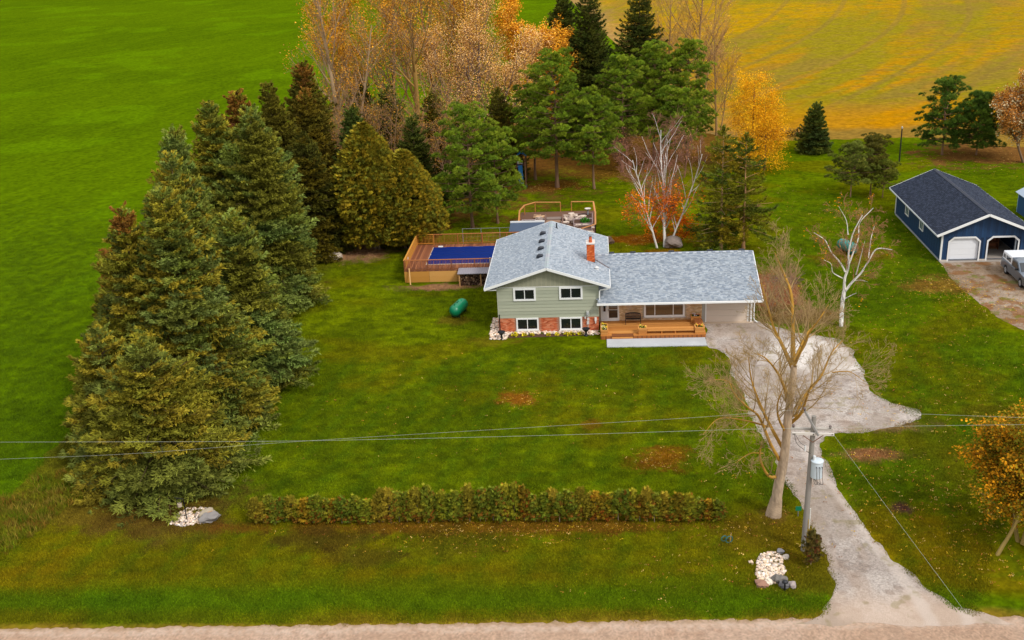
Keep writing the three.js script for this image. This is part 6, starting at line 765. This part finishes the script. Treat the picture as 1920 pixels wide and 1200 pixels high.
{ // the big bare tree by the pole
  reseed(361); const b = G(1452, 966), t = thing('bare_maple', 'large bare tree with ochre limbs standing beside the gravel drive', 'tree', [b.x, 0, b.z]), w = twoWoods(), v = twoWoods(), tips = [], Z = b.z, par = Object.assign([0, { wob: 0.12, up: 0.1, tip: 0.3, kids: 5, from: 0.2, ang: 0.6, ratio: 0.66, thin: 0.5 }, { wob: 0.18, up: 0.07, tip: 0.3, kids: 4, from: 0.15, ang: 0.7, ratio: 0.55, thin: 0.55 }, { wob: 0.2, up: 0.04, tip: 0.35, kids: 3, from: 0.2, ang: 0.6, ratio: 0.6, thin: 0.7 }, { wob: 0.2, up: 0.03, tip: 0.6 }], { split: 0, len: 2.1, slim: 0.78, min: 0.006 });
  traced(w, tips, Z, [[[[1451, 970], [1456, 930], [1464, 885], [1472, 835], [1477, 772], [1484, 718], [1487, 682]], 0.4, 0.2, 0.3, 2]], par, b);
  traced(v, tips, Z, [[[[1487, 685], [1489, 627], [1488, 560], [1478, 530], [1462, 492]], 0.17, 0.03, -1.5, 12], [[[1486, 690], [1470, 655], [1458, 632], [1450, 600], [1440, 560]], 0.15, 0.03, -2.4, 10], [[[1488, 680], [1502, 665], [1520, 642], [1545, 625], [1570, 600]], 0.14, 0.03, -2.2, 11], [[[1487, 690], [1499, 650], [1512, 610], [1530, 575]], 0.12, 0.03, 1.4, 9],
    [[[1466, 870], [1443, 827], [1418, 768], [1397, 747], [1372, 718], [1360, 690]], 0.13, 0.025, 1.8, 11], [[[1464, 892], [1443, 889], [1427, 864], [1420, 838], [1421, 815]], 0.12, 0.05, 1.2, 2], [[[1470, 845], [1439, 790], [1422, 752], [1414, 725], [1411, 692]], 0.13, 0.025, -1.6, 10], [[[1478, 750], [1464, 710], [1452, 685], [1430, 655], [1412, 640]], 0.12, 0.025, 1.6, 10], [[[1484, 792], [1498, 768], [1506, 730], [1510, 702], [1524, 680]], 0.13, 0.025, 2.0, 10], [[[1490, 782], [1515, 745], [1545, 720], [1570, 680], [1594, 664]], 0.12, 0.025, -1.8, 12], [[[1475, 815], [1455, 770], [1448, 730], [1452, 690]], 0.1, 0.025, 2.6, 8], [[[1440, 800], [1390, 775], [1340, 760], [1310, 775]], 0.07, 0.015, 2.4, 9], [[[1430, 850], [1400, 832], [1370, 830]], 0.05, 0.012, 2.2, 6], [[[1396, 748], [1360, 705], [1320, 695]], 0.06, 0.014, 1.2, 8], [[[1560, 698], [1590, 690], [1612, 700]], 0.05, 0.012, 1.0, 6]], par, b);
  mesh(t, 'trunk', w.main.geo(), treeMat(172, 150, 126)); mesh(t, 'limbs', v.main.geo(), treeMat(172, 130, 58)); mesh(t, 'twigs', mergeGeometries([w.fine.geo(), v.fine.geo()]), treeMat(158, 132, 90)).userData.kind = 'stuff';
  { const f = twoWoods(); traced(f, [], Z, [[[[1448, 977], [1452, 955], [1456, 932]], 0.62, 0.4, 0, 0]], par, b); mesh(t, 'root_flare', f.main.geo(), treeMat(164, 142, 118)); }
}
// bare lilac like bush beside the house end
for (const [px, py, h, label, s] of [[1448, 585, 3.4, 'bare twiggy shrub at the garage end of the house', 371], [1475, 560, 3.2, 'bare reddish shrub over the brown mulch bed', 372], [1500, 610, 2.6, 'low bare shrub between the mulch bed and the birch', 373]]) { const g = G(px, py); reseed(s); const stems = []; for (let i = 0; i < 7; i++) stems.push([rr(-0.5, 0.5), rr(-0.5, 0.5), [rr(-0.6, 0.6), 1, rr(-0.6, 0.6)], h * rr(0.7, 1.1), 0.035]); broadleaf({ name: 'bare_shrub', x: g.x, z: g.z, stems, par: Object.assign([{ wob: 0.12, up: 0.02, tip: 0.3, kids: 7, from: 0.25, ang: 0.55, ratio: 0.5, thin: 0.6 }, { wob: 0.18, up: 0.05, tip: 0.3, kids: 5, from: 0.2, ang: 0.6, ratio: 0.55, thin: 0.6 }, { wob: 0.2, up: 0.02, tip: 0.5 }], { split: 0 }), bark: treeMat(150, 122, 92), twig: treeMat(162, 126, 96), label, seed: s, group: 'bare shrubs at the end of the house' }).userData.category = 'shrub'; }
{ const g = G(1472, 530); const m = mesh(scene, 'brush_pile', merge(Array.from({ length: 90 }, () => { const a = R() * 6.283, q = R() * 1.3; return bar(V(Math.cos(a) * q, rr(0, 0.5), Math.sin(a) * q), V(Math.cos(a) * q + rr(-1, 1), rr(0.05, 0.7), Math.sin(a) * q + rr(-1, 1)), 0.02, 3); })), M(112, 88, 86, 0.9), [g.x, 0.02, g.z]); tag(m, 'heap of cut brush on the brown mulch bed', 'brush pile', null, 'stuff'); }
{ // orange tree at the right edge
  broadleaf({ name: 'maple_tree', x: 22.2, z: -49.2, stems: [[-0.2, 0, [0.05, 1, 0], 7.2, 0.18], [-1.9, 1.0, [0.5, 1, -0.2], 5.6, 0.11], [0.3, 0.4, [0.4, 1, 0.2], 6, 0.12], [-0.4, -0.2, [-0.2, 1, -0.3], 6, 0.11]], par: Object.assign([{ wob: 0.07, up: 0.04, tip: 0.3, kids: 15, from: 0.26, ang: 0.9, ratio: 0.4, thin: 0.5 }, { wob: 0.16, up: 0.04, tip: 0.3, kids: 7, from: 0.2, ang: 0.75, ratio: 0.5, thin: 0.5 }, { wob: 0.2, up: 0, tip: 0.4 }], { split: 1 }), bark: treeMat(150, 128, 74), leaves: 3600, kit: leafy, ls: 0.85, tones: [L3(190, 128, 26), L3(204, 140, 32), L3(140, 116, 30), L3(110, 104, 30), L3(126, 110, 28), L3(168, 116, 28)], label: 'orange and olive leaved tree with slanting stem at the right of the drive', seed: 381 });
}
// ---------------------------------------------------------------- cedar hedge: each plant its own thing, four shapes
{
  const shapes = []; for (let v = 0; v < 5; v++) { reseed(400 + v); const q = []; for (let i = 0; i < 84; i++) { const u = Math.pow(R(), 0.8), az = R() * 6.283, r = 0.32 * Math.pow(Math.sin(Math.PI * clamp(0.25 + 0.72 * u)), 0.7) * rr(0.55, 1.1), c = pick(R() < (u < 0.3 ? 0.4 : 0.08) ? [L3(150, 98, 36), L3(136, 98, 36)] : [[L3(156, 146, 40), L3(130, 132, 38)], [L3(136, 134, 38), L3(112, 120, 36)], [L3(114, 120, 38), L3(134, 128, 36)], [L3(150, 130, 40), L3(136, 118, 36)], [L3(108, 118, 38), L3(122, 118, 34)]][v]), k = rr(0.8, 1.2); const g = fan[i % 3].clone(); g.applyMatrix4(place(V(Math.cos(az) * r, 0.16 + 1.65 * u, Math.sin(az) * r), V(Math.cos(az), 0.6, Math.sin(az)), UP, rr(0.4, 0.72))); const a = g.attributes.color; for (let j = 0; j < a.count; j++) a.setXYZ(j, a.getX(j) * c[0] * k, a.getY(j) * c[1] * k, a.getZ(j) * c[2] * k); q.push(g); } shapes.push(merge(q)); }
  const stem = trunkGeo(1.7, 0.03, 0.06, 0.3), sm_ = treeMat(150, 128, 104), fm = vcMat(0.9), rusty = vcMat(0.9, { color: C(255, 214, 200) }), dull = vcMat(0.9, { color: C(226, 236, 226) }); reseed(410);
  const A = G(482, 980), Bq = G(1342, 976), n = 64;
  for (let i = 0; i < n; i++) { const t = i / (n - 1), x = lerp(A.x, Bq.x, t) + rr(-0.1, 0.1), z = lerp(A.z, Bq.z, t) + rr(-0.12, 0.12), h = (0.86 + 0.3 * Math.sin(Math.PI * clamp(t * 1.05))) * rr(0.76, 1.02) * (0.86 + 0.28 * vn(i * 0.33, 7)); const hm = R() < 0.14 + 0.4 * sm(0.72, 1, t) ? rusty : R() < 0.45 ? dull : fm; const o = thing('hedge_cedar', i === 0 ? 'thin cedar with a bare stem at the spruce end of the hedge' : i === n - 1 ? 'last cedar of the hedge at the end near the bare tree' : (hm === rusty ? 'rust tinged cedar plant within the low front hedge' : 'olive green cedar plant within the low front hedge'), 'hedge plant', [x, 0, z], i && i < n - 1 ? 'cedars forming the low front hedge' : undefined); o.rotation.y = R() * 6.283; o.scale.set(rr(0.85, 1.15), h, rr(0.85, 1.15)); mesh(o, 'stem', stem, sm_); mesh(o, 'foliage', shapes[Math.floor(R() * 5)], hm).userData.kind = 'stuff'; }
  for (const [x, h, l] of [[G(1522, 1058).x, 1.05, 0]]) { const g = G(1520, 1060), o = thing('young_cedar', 'small pointed brownish cedar beside the utility pole', 'shrub', [g.x, 0, g.z]); o.scale.set(1.05, 1.1, 1.05); mesh(o, 'stem', stem, sm_); mesh(o, 'foliage', shapes[2], new THREE.MeshStandardMaterial({ color: C(196, 170, 150), vertexColors: true, roughness: 0.9, side: THREE.DoubleSide })).userData.kind = 'stuff'; }
  { reseed(412); const g = G(1475, 255); for (let i = 0; i < 5; i++) shrub('scrub_bush', 'dry brown bush at the edge of the stubble field by the lone spruce', g.x - 3 + i * 1.7, g.z + rr(-0.6, 0.6), 1.1, 1.3, [L3(116, 92, 44), L3(98, 84, 36), L3(140, 108, 64)], 150, 'scrub along the stubble field'); }
}
// ---------------------------------------------------------------- grass, weeds, fallen leaves
{
  const inDrive = (() => { const px = [[1322, 600], [1322, 655], [1362, 662], [1396, 752], [1448, 850], [1492, 940], [1540, 1020], [1562, 1092], [1540, 1148], [1490, 1172], [1900, 1172], [1790, 1138], [1700, 1072], [1610, 970], [1548, 862], [1542, 832], [1556, 814], [1660, 806], [1727, 786], [1645, 742], [1612, 690], [1597, 655], [1530, 630], [1440, 606], [1412, 601]].map(([a, b]) => P(a, b)); return (x, z) => { let c = false; for (let i = 0, j = px.length - 1; i < px.length; j = i++) { const [a, b] = px[i], [d, e] = px[j]; if ((b > z) !== (e > z) && x < (d - a) * (z - b) / (e - b) + a) c = !c; } return c; }; })();
  const blocked = (x, z) => inDrive(x, z) || (x > -8.8 && x < 12.6 && z < -76 && z > -91.4) || (x > -17.9 && x < -3.4 && z < -90.4 && z > -100.2) || (x > 30.8 && z < -76.5 && z > -109.6) || z > -42.9 - 0.024 * (x + 4) || (x > -8.3 && x < 0 && z < -103 && z > -114);
  const tuft = (sd, n, h, w, spread) => { reseed(sd); const q = new Quads(); for (let i = 0; i < n; i++) { const o = V(rr(-1, 1) * spread, 0, rr(-1, 1) * spread), d = V(rr(-0.7, 0.7), 1, rr(-0.7, 0.7)).normalize(); q.leaf(o, d, V(rr(-1, 1), 0, rr(-1, 1)).cross(d).normalize(), h * rr(0.6, 1.3), w, rr(0.7, 1.2)); } return q.geo(); };
  const gT = [tuft(501, 34, 0.09, 0.03, 0.34), tuft(502, 34, 0.1, 0.03, 0.36)], o3 = [0, 0, 0], gl = [[], []]; reseed(510);
  for (let i = 0; i < 90000; i++) { const z = -42.7 - Math.pow(R(), 1.45) * 90, x = rr(-0.8, 0.5) * -z + (z > -60 ? -4 : 0); if (blocked(x, z) || R() < sm(-95, -132, z)) continue; const fl_ = x < -36.3; (fl_ ? fieldColor : lawnColor)(x, z, o3); const k = rr(0.9, 1.4) * (fl_ ? 0.9 : 1); gl[i & 1].push([place(V(x, fl_ ? -0.03 : 0, z), V(Math.cos(i), 0, Math.sin(i)), UP, rr(0.7, 1.2)), new THREE.Color(o3[0] * k, o3[1] * k, o3[2] * k)]); }
  const gm = vcMat(0.9); const grass = new THREE.Group(); for (const i of [0, 1]) { const m = scatter(scene, numbered('grass'), gT[i], gm, gl[i]); tag(m, 'short grass blades over the whole lawn', 'grass', 'lawn grass', 'stuff'); }
  // tall weeds on the field corner at the lower left
  const wT = tuft(503, 26, 0.5, 0.03, 0.34), wl = []; reseed(511); for (let i = 0; i < 900; i++) { const t = R(), x = lerp(-38, -32.8, R()) - 0.0, z = lerp(-57, -44.5, t) + rr(-1, 1); if (fbm(x * 0.6, z * 0.6, 3) < 0.44) continue; wl.push([place(V(x + (z + 50) * -0.25, 0, z), V(Math.cos(i), 0, Math.sin(i)), UP, rr(0.5, 1.2)), tint([L3(112, 112, 26), L3(96, 106, 18), L3(132, 114, 44), L3(124, 94, 34), L3(88, 104, 16)])]); }
  tag(scatter(scene, numbered('tall_weeds'), wT, gm, wl), 'rough tall weeds between the lawn and the green field', 'weeds', null, 'stuff');
  // fallen leaves
  const lf = (sd) => { reseed(sd); const q = new Quads(); for (let i = 0; i < 3; i++) { const d = V(rr(-1, 1), rr(0, 0.3), rr(-1, 1)).normalize(); q.leaf(V(rr(-0.12, 0.12), 0.02, rr(-0.12, 0.12)), d, V(0, 1, 0).cross(d).normalize(), 0.13, 0.1, rr(0.8, 1.2)); } return q.geo(); };
  const ll = []; reseed(512); const lt = [L3(176, 132, 50), L3(160, 104, 44), L3(196, 160, 90), L3(140, 88, 44), L3(180, 146, 36)];
  const areas = [[1640, 500, 9, 9, 500], [1700, 620, 8, 8, 500], [1760, 760, 8, 8, 500], [1800, 950, 6, 5, 700], [1860, 1050, 4, 3, 260], [1650, 900, 4, 5, 200], [1620, 430, 6, 6, 260], [1830, 300, 9, 8, 900], [1760, 540, 3.5, 3, 500], [975, 750, 1.6, 1.6, 160], [1240, 862, 2.2, 1.6, 220], [1640, 853, 2.5, 1.2, 120], [950, 1010, 7, 1.4, 260], [1000, 990, 13, 0.6, 420], [1280, 1090, 6, 3, 130], [700, 1000, 8, 3, 120], [1050, 350, 6, 3, 700], [1150, 330, 6, 6, 400], [1220, 450, 4, 2, 400], [1440, 880, 5, 4, 160], [1420, 1010, 4, 3, 200], [800, 760, 12, 10, 200], [1200, 720, 8, 8, 160], [650, 480, 4, 3, 200], [1450, 540, 3, 5, 400], [1480, 380, 8, 8, 260], [1850, 560, 4, 5, 700], [820, 350, 8, 8, 400]];
  for (const [px, py, rx, rz, n] of areas) { const g = G(px, py); for (let i = 0; i < n * 0.55; i++) { const a = R() * 6.283, q = Math.sqrt(R()) * rr(0.5, 1.3), x = g.x + Math.cos(a) * q * rx, z = g.z + Math.sin(a) * q * rz; if ((x > -8.8 && x < 12.6 && z < -76 && z > -91.4)) continue; ll.push([place(V(x, 0.03, z), V(Math.cos(i), 0, Math.sin(i)), UP, rr(0.35, 0.75)), tint(lt)]); } }
  tag(scatter(scene, numbered('fallen_leaves'), lf(513), vcMat(0.9), ll), 'scattered yellow and brown fallen leaves on the grass', 'fallen leaves', null, 'stuff');
}
scene.traverse((o) => { if (o.isMesh) { o.castShadow = true; o.receiveShadow = true; } });
renderer.render(scene, camera);
